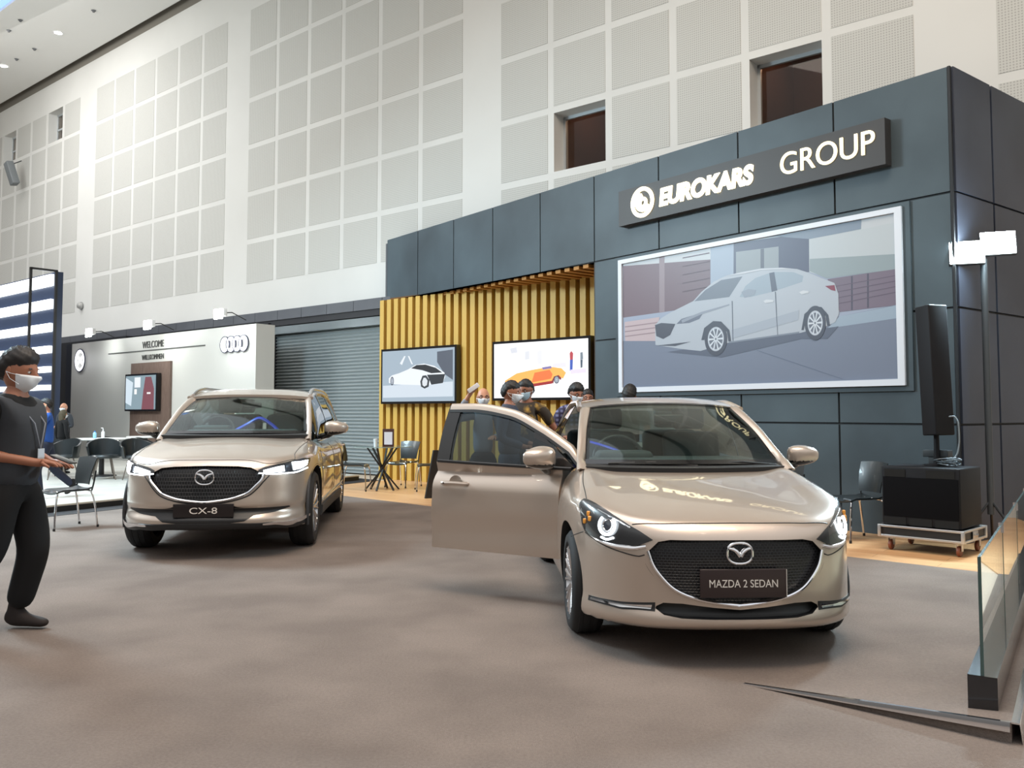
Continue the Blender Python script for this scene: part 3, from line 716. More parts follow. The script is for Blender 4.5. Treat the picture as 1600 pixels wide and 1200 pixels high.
SUV = dict(L=4.9,
    top=[(-.2, .76), (0, .83), (.05, .865), (.14, .905), (.35, .965), (.7, 1.03), (1.1, 1.085), (1.4, 1.11), (2.2, 1.10), (3.3, 1.08), (4.9, 1.08)],
    crown=[(-.2, .03), (0, .03), (.3, .06), (.8, .075), (1.4, .07), (2, .1), (5, .1)],
    crease=(.02, .72, .12),
    plan=[(0, 0), (.25, .01), (.45, .05), (.6, .13), (.72, .25), (.80, .40), (.86, .60), (.905, .90), (.94, 1.7)],
    nose=[(.1, .12), (.25, .05), (.30, .01), (.36, .0), (.44, .05), (.5, .02), (.6, .03), (.75, .045), (.84, .065), (.9, .09), (1.2, .2)],
    wz=[(.1, .86), (.25, .90), (.4, .915), (.6, .920), (.8, .912), (.92, .89), (1.0, .86), (1.15, .78)],
    wy=[(0, 1.0), (1.0, 1.0), (1.6, .985), (2.6, .985), (3.8, 1.0), (4.5, .97), (4.95, .93)],
    bottom=[(-.2, .28), (.2, .27), (.8, .24), (1.4, .24), (3.3, .24), (4.3, .26), (5, .36)],
    tail=[(.2, .1), (.4, 0), (.8, 0), (1.1, .04), (1.3, .1)],
    belt=[(1.2, 1.02), (1.8, 1.04), (3.0, 1.07), (4.6, 1.1)], kst=.10, kf=.08)
POSE = dict(sedan=(1.208, 4.623, .0379), suv=(-2.806, 7.941, .1054))

# ================================================================ CARS
def snap(S, P, it=6):
    P = np.array(P, float); e = 1e-3
    for _ in range(it):
        x, y, z = P.T
        f = S.f(x, y, z)
        g = np.stack([(S.f(x+e, y, z)-S.f(x-e, y, z)), (S.f(x, y+e, z)-S.f(x, y-e, z)), (S.f(x, y, z+e)-S.f(x, y, z-e))], 1)/(2*e)
        n2 = (g**2).sum(1)+1e-9
        P = P-np.clip(f, -.05, .05)[:, None]*g/n2[:, None]*.9
    x, y, z = P.T
    g = np.stack([(S.f(x+e, y, z)-S.f(x-e, y, z)), (S.f(x, y+e, z)-S.f(x, y-e, z)), (S.f(x, y, z+e)-S.f(x, y, z-e))], 1)
    g /= np.linalg.norm(g, axis=1)[:, None]+1e-12
    return P, g
def resample(P, n, smooth=False):
    P = np.array(P, float); d = np.r_[0, np.cumsum(np.linalg.norm(np.diff(P, axis=0), axis=1))]
    t = np.linspace(0, d[-1], n)
    if smooth and len(P) > 2:
        return np.stack([pchip(list(zip(d, P[:, k])))(t) for k in range(3)], 1)
    return np.stack([np.interp(t, d, P[:, k]) for k in range(3)], 1)
def patch(S, up, lo, off=.004, th=.012, nu=40, nv=14, mb=None, mi=0, smooth=True):
    U = resample(up, nu, smooth); L = resample(lo, nu, smooth)
    G = np.stack([U*(1-t)+L*t for t in np.linspace(0, 1, nv)], 0).reshape(-1, 3)
    P, N = snap(S, G)
    Nm = N.mean(0); N = N*.45+Nm*.55; N /= np.linalg.norm(N, axis=1)[:, None]
    A = (P+N*off).reshape(nv, nu, 3); B = (P+N*(off-th)).reshape(nv, nu, 3)
    mb = mb or MB(); mb.slab(A, B, mi); return mb
def ribbon(S, pts, r=.003, off=0., mb=None, mi=0, n=50, smooth=True, nseg=8, flat=None):
    Q = resample(pts, n, smooth); P, N = snap(S, Q)
    mb = mb or MB(); return mb.tube(P+N*off, r, nseg, mi, flat=flat)
def mir(P): return [(-p[0], p[1], p[2]) for p in P]
def both(fn, P, *a, **k):
    m = fn(P); return m

def body_mesh(S, nth=240, ncap=90, dx=.026):
    d = S.d; L = d['L']; ya = .85; yb = L-.85; zc = .55
    th = np.linspace(0, 2*pi, nth, endpoint=False)
    O = []; D = []
    al = np.linspace(0, pi/2, ncap+1)
    for a in al[1:]:                                     # front cap rings
        for t in th: O.append((0, ya, zc)); D.append((sin(a)*sin(t), -cos(a), sin(a)*cos(t)))
    ys = np.linspace(ya, yb, int((yb-ya)/dx)+1)
    for y in ys[1:]:
        for t in th: O.append((0, y, zc)); D.append((sin(t), 0, cos(t)))
    for a in al[::-1][1:-1:2]:
        for t in th: O.append((0, yb, zc)); D.append((sin(a)*sin(t), cos(a), sin(a)*cos(t)))
    O.append((0, ya, zc)); D.append((0, -1, 0)); O.append((0, yb, zc)); D.append((0, 1, 0))
    O = np.array(O); D = np.array(D)
    lo = np.zeros(len(O)); hi = np.full(len(O), 1.6)
    for _ in range(24):
        m = (lo+hi)/2; p = O+D*m[:, None]; ins = S.f(p[:, 0], p[:, 1], p[:, 2]) < 0
        lo = np.where(ins, m, lo); hi = np.where(ins, hi, m)
    P = O+D*lo[:, None]
    nr = (len(P)-2)//nth; fs = []
    for i in range(nr-1):
        for k in range(nth):
            q = (k+1) % nth; fs.append((i*nth+k, (i+1)*nth+k, (i+1)*nth+q, i*nth+q))
    a = len(P)-2; b = len(P)-1
    for k in range(nth): fs.append((a, k, (k+1) % nth)); fs.append((b, (nr-1)*nth+(k+1) % nth, (nr-1)*nth+k))
    mb = MB(); mb.add(P, fs); return mb

def boolean(o, cutter):
    m = o.modifiers.new('b', 'BOOLEAN'); m.operation = 'DIFFERENCE'; m.object = cutter; m.solver = 'EXACT'
    bpy.context.view_layer.update()
    me = bpy.data.meshes.new_from_object(o.evaluated_get(bpy.context.evaluated_depsgraph_get()))
    o.modifiers.clear(); o.data = me
    cm = cutter.data; bpy.data.objects.remove(cutter); bpy.data.meshes.remove(cm)
    me.set_sharp_from_angle(angle=radians(34))
    return o

def wheel(parent, x, y, R, rim, w, side, spokes=10, name='wheel'):
    t = empty(name, (x, y, R)); t.parent = parent
    hw = w/2; s = side     # side=+1: outer face towards +x
    prof = [(rim, -hw*.8), (rim+.02, -hw), (R-.035, -hw), (R-.008, -hw*.78), (R, -hw*.5), (R, hw*.5), (R-.008, hw*.78), (R-.035, hw), (rim+.02, hw), (rim, hw*.8)]
    mb = MB().lathe(prof, ax='x', n=56)
    for k in (-.45, 0, .45):   # tread grooves as raised ribs between
        mb.lathe([(R-.002, hw*(k-.12)), (R+.003, hw*(k-.1)), (R+.003, hw*(k+.1)), (R-.002, hw*(k+.12))], ax='x', n=56)
    mb.build('tyre', RUBBER, t)
    mb = MB().lathe([(rim+.004, s*hw*.86), (rim-.012, s*hw*.90), (rim-.02, s*hw*.6), (rim-.03, -s*hw*.7)], ax='x', n=48)
    for k in range(spokes):
        a = 2*pi*k/spokes
        for dl in (-.085, .085):
            a1 = a+dl*.3; a2 = a+dl*1.6
            p0 = (s*hw*.62, .045*cos(a1), .045*sin(a1)); pm = (s*hw*.78, rim*.55*cos(a+dl), rim*.55*sin(a+dl)); p1 = (s*hw*.84, (rim-.012)*cos(a2), (rim-.012)*sin(a2))
            mb.tube([p0, pm, p1], [.016, .012, .014], 6)
    mb.lathe([(0, s*hw*.70), (.028, s*hw*.72), (.06, s*hw*.66), (.065, s*hw*.4)], ax='x', n=24)
    mb.build('rim', RIM, t)
    MB().lathe([(0, 0), (rim*.72, 0), (rim*.72, -s*.02)], (s*hw*.15, 0, 0), 'x', 32).build('brake_disc', mat('disc_grey', (.22, .22, .23), .35, .9), t)
    MB().lathe([(0, -s*hw*.3), (rim-.02, -s*hw*.3)], (0, 0, 0), 'x', 32).build('wheel_backing', BLACK, t)
    return t

def emblem(parent, S, z, w, h, name='emblem'):
    P, N = snap(S, [(0, .03, z)]); y = P[0][1]-.012
    mb = MB()
    pts = []
    for a in np.linspace(0, 2*pi, 48, endpoint=False):
        c, s_ = cos(a), sin(a); pts.append((w/2*math.copysign(abs(c)**.82, c), y, z+h/2*math.copysign(abs(s_)**.85, s_)))
    mb.tube(pts, .0075, 8, closed=True)
    for sg_ in (-1, 1):
        a = [(sg_*w*.45, y, z+h*.24), (sg_*w*.30, y-.002, z+h*.21), (sg_*w*.16, y-.004, z+h*.12), (0, y-.006, z-h*.14)]
        mb.tube(resample(a, 12, True), [.006+.007*sin(pi*min(1, i/11*1.0)*.6) for i in range(12)], 8)
    return mb.build(name, CHROME, parent)

def seat(parent, x, y, z0, head=True, w=.46, h=.55):
    t = empty('car_seat', (x, y, z0)); t.parent = parent
    mb = MB().box((0, .04, h*.5), (w, .14, h), bev=.06, M=Matrix.Rotation(radians(-14), 3, 'X'))
    mb.build('backrest', SEATM, t)
    MB().box((0, -.22, -.02), (w, .48, .16), bev=.05).build('cushion', SEATM, t)
    if head:
        MB().box((0, .17, h+.10), (.27, .10, .18), bev=.045).build('headrest', SEATM, t)
    MB().tube([(w*.36, .11, .1), (w*.40, .17, h*.8), (w*.30, .20, h-.01), (-w*.30, .20, h-.01), (-w*.40, .17, h*.8), (-w*.36, .11, .1)], .004, 6).build('seat_piping', mat('piping_grey', (.30, .33, .34), .5), t)
    return t

def cabin(car, S, K, prefix):
    """windshield, pillars, roof, side glass from the rail curves in K"""
    rx = pchip([(p[1], p[0]) for p in K['rail']]); rz = pchip([(p[1], p[2]) for p in K['rail']])
    ex = pchip([(p[1], p[0]) for p in K['edge']]); ez = pchip([(p[1], p[2]) for p in K['edge']])
    y0 = K['edge'][0][1]; y1 = K['edge'][-1][1]
    def row(hx, y, z, by, bz, n=25):
        u = np.linspace(-1, 1, n); q = 1-np.abs(u)**2.2
        return np.stack([u*hx, y+by*q, z+bz*q], 1)
    # windshield
    G = []
    for s in np.linspace(0, 1, 16):
        y = y0+(y1-y0)*s; G.append(row(float(ex(y)), y, float(ez(y)), K['wb'][0]*(1-s)+K['wb'][1]*s, K['wz'][0]*(1-s)+K['wz'][1]*s))
    G = np.array(G)
    B = G+np.array([0, .005, -.003])
    ws = MB().slab(G, B).build('windshield', WGLASS, car)
    # dark band along its border
    mb = MB()
    o3 = np.array([0, -.003, .002])
    def border(line, dirv, wdt):
        A = np.array(line)+o3; Bq = A+np.array(dirv)*wdt
        mb.slab(np.array([A, Bq]), np.array([A+[0, .006, -.004], Bq+[0, .006, -.004]]))
    up = (G[1]-G[0]); up /= np.linalg.norm(up, axis=1)[:, None]
    dn = (G[-2]-G[-1]); dn /= np.linalg.norm(dn, axis=1)[:, None]
    border(G[0], up, .055); border(G[-1], dn, .03)
    for sd, j in ((1, 0), (-1, -1)):
        border(G[:, j], (sd, 0, 0), .028)
    mb.build('glass_border', GBLACK, ws)
    # A pillars + roof rails (one closed band per side) and the roof panel
    for sg in (-1, 1):
        ys = np.linspace(K['rail'][0][1], y1, 18); A = []; Bq = []
        for y in ys:
            ye = max(y, y0)
            a = np.array([sg*float(ex(ye)), y, float(ez(ye)) if y >= y0 else float(rz(y))-.0]); r = np.array([sg*float(rx(y)), y+.01, float(rz(y))])
            m_ = (a+r)/2+np.array([sg*.012, -.012, .014])
            A.append([a, (a+m_)/2+[0, -.002, .003], m_, (m_+r)/2+[sg*.004, 0, .002], r])
            Bq.append([a+[0, .045, -.02], (a+m_)/2+[-sg*.01, .05, -.03], m_+[-sg*.03, .05, -.03], (m_+r)/2+[-sg*.03, .04, -.02], r+[-sg*.03, .02, -.015]])
        MB().slab(np.array(A), np.array(Bq)).build('windshield_pillar', PAINT, car, angle=60)
    yr = K['roof_end']; R = []
    for y in np.linspace(y1, yr, 26):
        s = (y-y1)/(yr-y1)
        by = K['wb'][1]*(1-s)**3+.06*s**3; hx = float(rx(y)); z = float(rz(y))
        if s == 0: hx0 = hx
        bz = K['wz'][1]*(1-s)+K['roofb']*s if s < .25 else K['roofb']
        bz = K['wz'][1]+(K['roofb']-K['wz'][1])*min(1, s*3)
        u = np.linspace(-1, 1, 31); q = 1-np.abs(u)**3.2
        R.append(np.stack([u*hx, y+by*(1-np.abs(u)**2.2), z+bz*q], 1))
    R = np.array(R); roof = MB().slab(R, R-[0, 0, .03]).build('roof', PAINT, car, angle=60)
    # rear window
    G = []
    ye = K['rear'][1]
    for s in np.linspace(0, 1, 8):
        y = yr+(ye-yr)*s; G.append(row(float(rx(y))*(.94), y, float(rz(y))+.01, .06*(1-s)+.10*s, K['roofb']*(1-s)+.02*s))
    G = np.array(G); MB().slab(G, G-[0, .005, .004]).build('rear_window', RGLASS, car)
    # side: per segment glass or body
    def side_panel(sg, ya, yb, m, name, n=14, inset=0., zl=None):
        A = []
        for y in np.linspace(ya, yb, n):
            zb = float(K['bz'](y)); zt = float(rz(y))-.012
            zb = min(zb, zt-.004)
            xb = float(K['bx'](y)); xt = float(rx(y))
            c = []
            for t in np.linspace(0, 1, 9):
                c.append([sg*(xb+(xt-xb)*t+.025*sin(pi*t)-inset), y, zb+(zt-zb)*t])
            A.append(c)
        A = np.array(A); return MB().slab(A, A-[sg*.006, 0, 0]).build(name, m, car)
    for sg in (-1, 1):
        for seg in K['side']:
            ya, yb, kind = seg[:3]
            if len(seg) > 3 and sg != seg[3]: continue
            if kind == 'g': side_panel(sg, ya, yb, DGLASS, 'side_window')
            elif kind == 'b': side_panel(sg, ya, yb, GBLACK, 'door_pillar', inset=-.004)
            else: side_panel(sg, ya, yb, PAINT, 'rear_pillar', inset=-.006)
        # body-coloured rail above the side glass
        ys = np.linspace(y1-.02, K['side'][-1][1], 24)
        MB().tube([(sg*(float(rx(y))+.004), y, float(rz(y))-.004) for y in ys], .022, 8).build('roof_rail_trim', PAINT, car)
        if K.get('chrome'):
            pts = [(sg*(float(K['bx'](y))+.012), y, float(K['bz'](y))) for y in np.linspace(K['side'][0][0], K['side'][-2][1], 20)]
            MB().tube(pts, .008, 6).build('window_chrome', CHROME, car)
    return rx, rz, ex, ez

def mirror(parent, M, flip=1, s=1.):
    """door mirror: M places it; grows to +x*flip"""
    t = empty('door_mirror'); t.parent = parent; t.matrix_local = M
    bm_ = bmesh.new(); bmesh.ops.create_icosphere(bm_, subdivisions=4, radius=1)
    up = MB(); lo = MB(); vs = []
    for v in bm_.verts:
        x, y, z = v.co
        x, y, z = (math.copysign(abs(q_)**e_, q_) for q_, e_ in ((x, .72), (y, .85), (z, .68)))
        x2 = x*.118; y2 = y*(.085 if y < 0 else .035); z2 = z*.070
        y2 += .03*max(0, x)*1.2; z2 *= (1-.28*max(0, x)); z2 += .02*(x < 0)*abs(x)*(-1 if z < 0 else .2)
        vs.append((flip*(x2+.13)*s, y2*s, z2*s))
    bm_.verts.index_update(); fs = [[v.index for v in f.verts] for f in bm_.faces]
    sh = MB().add(vs, fs)
    fu = [f for f in fs if sum(vs[i][2] for i in f)/3 > -.038*s]; fl = [f for f in fs if f not in fu]
    sh.f = [tuple(f) for f in fu]; sh.m = [0]*len(fu); sh.build('mirror_cap', PAINT, t, angle=180)
    sl = MB().add(vs, fl); sl.build('mirror_underside', GBLACK, t, angle=180)
    MB().tube([(flip*-.02*s, .02*s, -.085*s), (flip*.05*s, .0, -.07*s), (flip*.09*s, 0, -.04*s)], [.03*s, .032*s, .035*s], 10).build('mirror_foot', GBLACK, t)
    g_ = MB().box((flip*.13*s, .036*s, 0), (.19*s, .006, .105*s), bev=.002); g_.build('mirror_glass', CHROME, t)
    bm_.free(); return t

def build_car(kind):
    d = SEDAN if kind == 'sedan' else SUV
    S = Shape(d); X0, Z0, ph = POSE[kind]
    sed = kind == 'sedan'
    car = empty('car', (X0, Z0, 0), ph,
                'beige sedan with its door open, headlights lit, in front of the dark stand' if sed else 'beige tall family car with roof rails and closed doors, parked at the left',
                'car', 'beige display cars')
    mb = body_mesh(S)
    body = mb.build('body', [PAINT, BLACK, DARK], None, angle=180)
    # --- cutters
    cuts = []
    def C_():
        cuts.append(MB()); return cuts[-1]
    R = .31 if sed else .375; wy = (.86, 3.43) if sed else (.97, 3.90)
    ar = R+.045; tx = d['wz'][3][1]-(.115 if sed else .14)
    for y in wy:
        for sg in (-1, 1):
            C_().prism([(y+ar*cos(a), R+.01+ar*sin(a)) for a in np.linspace(0, 2*pi, 72, endpoint=False)], sg*.56, sg*1.2, lambda u, v, w: (w, u, v), 1)
            # flat to the ground
    if sed:
        gr = [(0, .668), (.36, .667), (.42, .655), (.475, .60), (.45, .535), (.40, .465), (.345, .415), (.28, .383), (.19, .359), (.10, .345), (0, .336)]
        it = [(0, .306), (.13, .316), (.30, .336), (.40, .337), (.435, .318), (.44, .305), (.40, .276), (.31, .262), (.14, .258), (0, .258)]
    else:
        gr = [(0, .857), (.29, .85), (.40, .838), (.47, .80), (.505, .765), (.49, .73), (.44, .672), (.375, .612), (.23, .560), (.12, .545), (0, .535)]
        it = [(0, .50), (.25, .497), (.30, .478), (.42, .458), (.58, .448), (.72, .468), (.735, .455), (.60, .418), (.44, .405), (.36, .352), (.20, .335), (0, .335)]
    def full(h): return h+[(-x, z) for x, z in h[::-1] if x > 1e-6]
    C_().prism(full(gr), -.3, .20, lambda u, v, w: (u, w, v), 1)
    if sed: C_().prism(full(it), -.3, .20, lambda u, v, w: (u, w, v), 1)
    # cabin well
    if sed: C_().box((0, 2.42, 1.0), (1.24, 1.9, .9), 2)
    else: C_().box((0, 2.9, 1.05), (1.36, 2.7, .9), 2)
    if sed: C_().box((-.85, 2.06, .84), (.72, 1.04, .96), 2)    # driver's door opening
    for c in cuts: boolean(body, c.build('cut', [PAINT, BLACK, DARK], None, smooth=False))
    body.parent = car
    # --- wheels
    for y in wy:
        for sg in (-1, 1):
            wheel(car, sg*tx, y, R, (.215 if sed else .255), (.195 if sed else .235), sg)
    # underbody pan
    MB().box((0, d['L']/2, (.26 if sed else .34)), (1.1, d['L']-.7, .08), bev=.02).build('underbody', BLACK, car)
    # --- grille
    def surf_poly(poly, off, th, m, name, parent, n=30):
        # horizontal strips between the left and right boundary of a symmetric polygon
        pts = sorted(poly, key=lambda q: -q[1]); zs = [q[1] for q in pts]; xs = [q[0] for q in pts]
        # build x(z) as outline on right side following order
        Z = np.linspace(max(zs)-.0005, min(zs)+.0005, n); rows_ = []
        for z in Z:
            cand = []
            for (xa, za), (xb, zb) in zip(poly[:-1], poly[1:]):
                if (za-z)*(zb-z) <= 0 and abs(za-zb) > 1e-9: cand.append(xa+(xb-xa)*(z-za)/(zb-za))
            rows_.append(max(cand) if cand else .01)
        G = np.array([[(x*u, .05, z) for u in np.linspace(-1, 1, 40)] for x, z in zip(rows_, Z)])
        P, N = snap(S, G.reshape(-1, 3), 8)
        # keep x,z of the outline, only take the depth
        P2 = G.reshape(-1, 3).copy(); Q = S.front(P2[:, 0], P2[:, 2]); P2[:, 1] = Q[:, 1]
        A = (P2+np.array([0, -off, 0])).reshape(G.shape); Bq = A+np.array([0, th, 0])
        return MB().slab(A, Bq).build(name, m, parent)
    GR = bpy.data.materials.new('grille_mesh_'+kind); GR.use_nodes = True
    n, l, b = nodes(GR); b.inputs['Base Color'].default_value = (.012, .012, .014, 1); b.inputs['Roughness'].default_value = .3
    t_ = n.new('ShaderNodeTexCoord'); mp = n.new('ShaderNodeMapping'); mp.inputs['Scale'].default_value = (34, 1, 34) if sed else (30, 1, 22)
    ck = n.new('ShaderNodeTexBrick'); ck.inputs['Scale'].default_value = 1
    mp.inputs['Rotation'].default_value = (radians(-90), 0, 0)
    mp.inputs['Scale'].default_value = (30, 30, 30) if sed else (22, 22, 22)
    ck.inputs['Brick Width'].default_value = .6 if sed else .55; ck.inputs['Row Height'].default_value = .45 if sed else .75; ck.inputs['Mortar Size'].default_value = .10; ck.inputs['Mortar Smooth'].default_value = .6
    ck.inputs['Color1'].default_value = (.004, .004, .005, 1); ck.inputs['Color2'].default_value = (.007, .007, .008, 1); ck.inputs['Mortar'].default_value = (.035, .036, .04, 1)
    bp = n.new('ShaderNodeBump'); bp.inputs['Strength'].default_value = .6; bp.inputs['Distance'].default_value = .01
    l.new(t_.outputs['Object'], mp.inputs[0]); l.new(mp.outputs[0], ck.inputs['Vector']); l.new(ck.outputs['Color'], b.inputs['Base Color']); l.new(ck.outputs['Fac'], bp.inputs['Height']); l.new(bp.outputs[0], b.inputs['Normal'])
    gcl = gr
    surf_poly(gcl, -.035, .012, GR, 'grille', car)
    if sed: surf_poly(it, -.05, .012, BLACK, 'lower_intake', car)
    # grille chrome: from headlight tips down and around
    def fr(pts): # (x,z)->3D on the front surface
        P = S.front([p[0] for p in pts], [p[1] for p in pts]); return P
    if sed:
        rim = [(.475, .605), (.452, .535), (.402, .463), (.347, .411), (.28, .378), (.19, .353), (.10, .338), (0, .328)]
        rim = [(-x, z) for x, z in rim]+rim[::-1][1:]
        P = resample(fr(rim), 90, True)
        MB().tube(P+[0, -.004, 0], .011, 8, flat=.8).build('grille_chrome', CHROME, car)
        # body wing around the rim
        rim2 = [(.50, .585), (.487, .54), (.428, .452), (.365, .392), (.29, .356), (.19, .330), (.10, .316), (0, .306)]
        rim2 = [(-x, z) for x, z in rim2]+rim2[::-1][1:]
        MB().tube(resample(fr(rim2), 90, True)+[0, .004, 0], .0035, 6).build('bumper_seam', BLACK, car)
        for sg in (-1, 1):
            m = MB(); w = [(.48, .628), (.55, .613), (.63, .613), (.70, .625), (.738, .642)]
            m.tube(resample(fr([(sg*x, z) for x, z in w]), 30, True), [.004+.009*sin(pi*min(1, .25+i/29*.75)) for i in range(30)], 8)
            m.build('lamp_underline_chrome', CHROME, car)
            m = MB(); w = [(.49, .583), (.52, .573), (.60, .585), (.68, .606), (.745, .64), (.765, .655)]
            m.tube(resample(fr([(sg*x, z) for x, z in w]), 30, True), .0035, 6); m.build('bumper_seam', BLACK, car)
            m = ribbon(S, [(sg*.76, .51, .655), (sg*.79, .62, .625), (sg*.81, .72, .60)], .0028); m.build('fender_seam', BLACK, car)
            # fog strip chrome
            up = [(sg*.728, .41, .296), (sg*.60, .2, .306), (sg*.452, .095, .322)]; lo = [(sg*.728, .41, .284), (sg*.60, .2, .286), (sg*.458, .096, .298)]
            patch(S, up, lo, .010, .02, 24, 5, smooth=False).build('fog_strip', CHROME, car)
            up = [(sg*.74, .44, .306), (sg*.60, .2, .318), (sg*.44, .09, .336)]; lo = [(sg*.74, .44, .276), (sg*.60, .2, .276), (sg*.44, .09, .286)]
            patch(S, up, lo, .003, .01, 24, 5, smooth=False).build('fog_strip_surround', BLACK, car)
        # hood front seam, side seams
        fs_ = [(-.541, .197, .733), (-.369, .141, .743), (-.101, .122, .748), (.101, .122, .748), (.369, .141, .743), (.541, .197, .733)]
        ribbon(S, fs_, .0032, n=80).build('hood_seam', BLACK, car)
        for sg in (-1, 1):
            ribbon(S, [(sg*.739, .586, .823), (sg*.728, .75, .86), (sg*.722, .87, .886), (sg*.69, 1.15, .95), (sg*.67, 1.3, .985)], .003).build('hood_seam', BLACK, car)
    else:
        rim = [(.515, .775), (.50, .73), (.447, .668), (.38, .606), (.30, .574), (.23, .554), (.12, .537), (0, .527)]
        rim = [(-x, z) for x, z in rim]+rim[::-1][1:]
        MB().tube(resample(fr(rim), 90, True)+[0, -.004, 0], .013, 8).build('grille_chrome', CHROME, car)
        rim2 = [(.56, .762), (.52, .715), (.465, .648), (.395, .586), (.31, .553), (.23, .533), (.12, .517), (0, .507)]
        rim2 = [(-x, z) for x, z in rim2]+rim2[::-1][1:]
        MB().tube(resample(fr(rim2), 90, True), .006, 6).build('bumper_seam', BLACK, car)
        # black lower intake and cladding
        surf_poly(it, .004, .02, BLACK, 'lower_intake', car)
        lowpoly = [(0, .335), (.50, .335), (.60, .33), (.80, .33), (.84, .325), (.84, .29), (.6, .275), (0, .28)]
        up = [(-.90, 1.0-.45, .335), (-.80, .45, .335), (-.6, .14, .335), (-.3, .02, .34), (0, .02, .34), (.3, .02, .34), (.6, .14, .335), (.80, .45, .335), (.90, .55, .335)]
        lo = [(x, y, .272) for x, y, z in up]
        patch(S, up, lo, .012, .04, 70, 5, smooth=False).build('lower_lip', BLACK, car)
        for sg in (-1, 1):
            up = [(sg*.86, .63, .358), (sg*.75, .36, .345), (sg*.60, .15, .335), (sg*.50, .09, .330)]
            lo = [(sg*.86, .63, .335), (sg*.75, .36, .320), (sg*.60, .15, .315), (sg*.50, .09, .318)]
            patch(S, up, lo, .022, .02, 24, 5, smooth=False).build('lip_chrome', CHROME, car)
            # wheel arch and sill cladding
            for wyy in wy:
                pts = [(sg*.91, wyy-(ar+.016)*cos(a), R+.01+(ar+.016)*sin(a)) for a in np.linspace(radians(-18), radians(198), 36)]
                P, N = snap(S, pts); P = np.clip(P, [-9, -9, .24], [9, 9, 9])
                MB().tube([(sg*(abs(p[0])-.016), p[1], p[2]) for p in np.array(P)], .017, 8, flat=1).build('arch_cladding', mat('cladding', (.03, .03, .032), .6), car)
            up = [(sg*.9, 1.38, .36), (sg*.9, 3.48, .36)]; lo = [(sg*.89, 1.38, .25), (sg*.89, 3.48, .25)]
            patch(S, up, lo, .02, .03, 30, 5, smooth=False).build('sill_cladding', mat('cladding', (.03, .03, .032), .6), car)
            ribbon(S, [(sg*.91, 1.42, .40), (sg*.91, 3.44, .42)], .009, .006).build('sill_chrome', CHROME, car)
        fs_ = [(-.744, .40, .885), (-.581, .21, .865), (-.499, .169, .874), (-.36, .168, .901), (-.086, .154, .906), (.086, .154, .906), (.36, .168, .901), (.499, .169, .874), (.581, .21, .865), (.744, .413, .885)]
        ribbon(S, fs_, .003, n=90).build('hood_seam', BLACK, car)
        for sg in (-1, 1):
            ribbon(S, [(sg*.744, .413, .885), (sg*.742, .472, .936), (sg*.75, .748, .992), (sg*.776, 1.188, 1.04)], .003).build('hood_seam', BLACK, car)
    # --- headlights
    HLM = mat('headlamp_black', (.012, .013, .015), .25, 0, .8); HCH = mat('headlamp_chrome', (.6, .62, .65), .15, 1)
    for sg in (-1, 1):
        h = empty('headlight', (0, 0, 0)); h.parent = car
        if sed:
            up = [(.768, .61, .80), (.748, .60, .822), (.734, .564, .822), (.678, .422, .80), (.622, .307, .769), (.554, .202, .729), (.507, .154, .704), (.471, .124, .681), (.446, .108, .664)]
            lo = [(.768, .61, .79), (.766, .56, .74), (.762, .528, .692), (.752, .489, .66), (.719, .399, .636), (.662, .289, .623), (.573, .182, .621), (.511, .136, .631), (.446, .108, .662)]
            up = [(sg*a, b_, c_) for a, b_, c_ in up]; lo = [(sg*a, b_, c_) for a, b_, c_ in lo]
            patch(S, up, lo, .004, .012, 44, 14, smooth=False).build('lamp_lens', HLM, h)
            C0, N0 = snap(S, [(sg*.655, .30, .718)]); C0 = Vector(C0[0]); N0 = Vector(N0[0])
            # optical axis points to the front
            F_ = (Vector((sg*.35, -1, 0.1))).normalized(); U = Vector((0, 0, 1)); U = (U-F_*U.dot(F_)).normalized(); X = F_.cross(U)
            U2 = (Vector((0, 0, 1))-N0*N0.z).normalized(); X2 = N0.cross(U2)
            def disc(mb, r0, r1, off, a0, a1, nn=30, mi=0):
                A = []
                for r in (r0, r1):
                    pts = [C0+X*r*cos(a)+U*r*sin(a) for a in np.linspace(a0, a1, nn)]
                    P, N = snap(S, pts); A.append(P+N*off)
                A = np.array(A); Bq = A-np.array(F_)*.012
                mb.slab(A, Bq, mi); return mb
            MB().tube([C0+N0*.012+X2*.060*cos(a_)+U2*.052*sin(a_) for a_ in np.linspace(radians(135), radians(405), 40)], .0088, 8).build('daylight_ring', LED, h)
            disc(MB(), .002, .040, .009, 0, 2*pi).build('projector', mat('projector_glass', (.06, .07, .09), .08, .3, 1), h)
            MB().tube([C0+N0*.009+X2*.034*cos(a_)+U2*.032*sin(a_) for a_ in np.linspace(0, 2*pi, 30, endpoint=False)], .0035, 6, closed=True).build('projector_ring', CHROME, h)
            a = [C0+X*x+U*z for x, z in ((-.055, -.068), (0, -.078), (.06, -.066))]
            ribbon(S, a, .006, .008, n=16).build('led_strip', LED, h)
            P, N = snap(S, [(sg*.728, .45, .735), (sg*.745, .50, .715), (sg*.735, .47, .76)])
            o_ = MB()
            for p, q in zip(P, N): o_.box(tuple(p+q*.004), (.022, .02, .03), bev=.006)
            o_.build('indicator', mat('amber', (235, 160, 60), .3, 0, .5), h)
            ribbon(S, [(sg*.71, .40, .80), (sg*.62, .285, .750), (sg*.55, .19, .715)], .004, .004, n=20).build('lamp_edge', HCH, h)
        else:
            up = [(.845, .72, .885), (.80, .56, .89), (.755, .433, .884), (.671, .293, .866), (.60, .22, .852), (.515, .151, .836), (.46, .115, .812)]
            lo = [(.845, .70, .86), (.825, .609, .815), (.79, .477, .767), (.72, .34, .76), (.643, .23, .765), (.54, .15, .765), (.485, .115, .769)]
            up = [(sg*a, b_, c_) for a, b_, c_ in up]; lo = [(sg*a, b_, c_) for a, b_, c_ in lo]
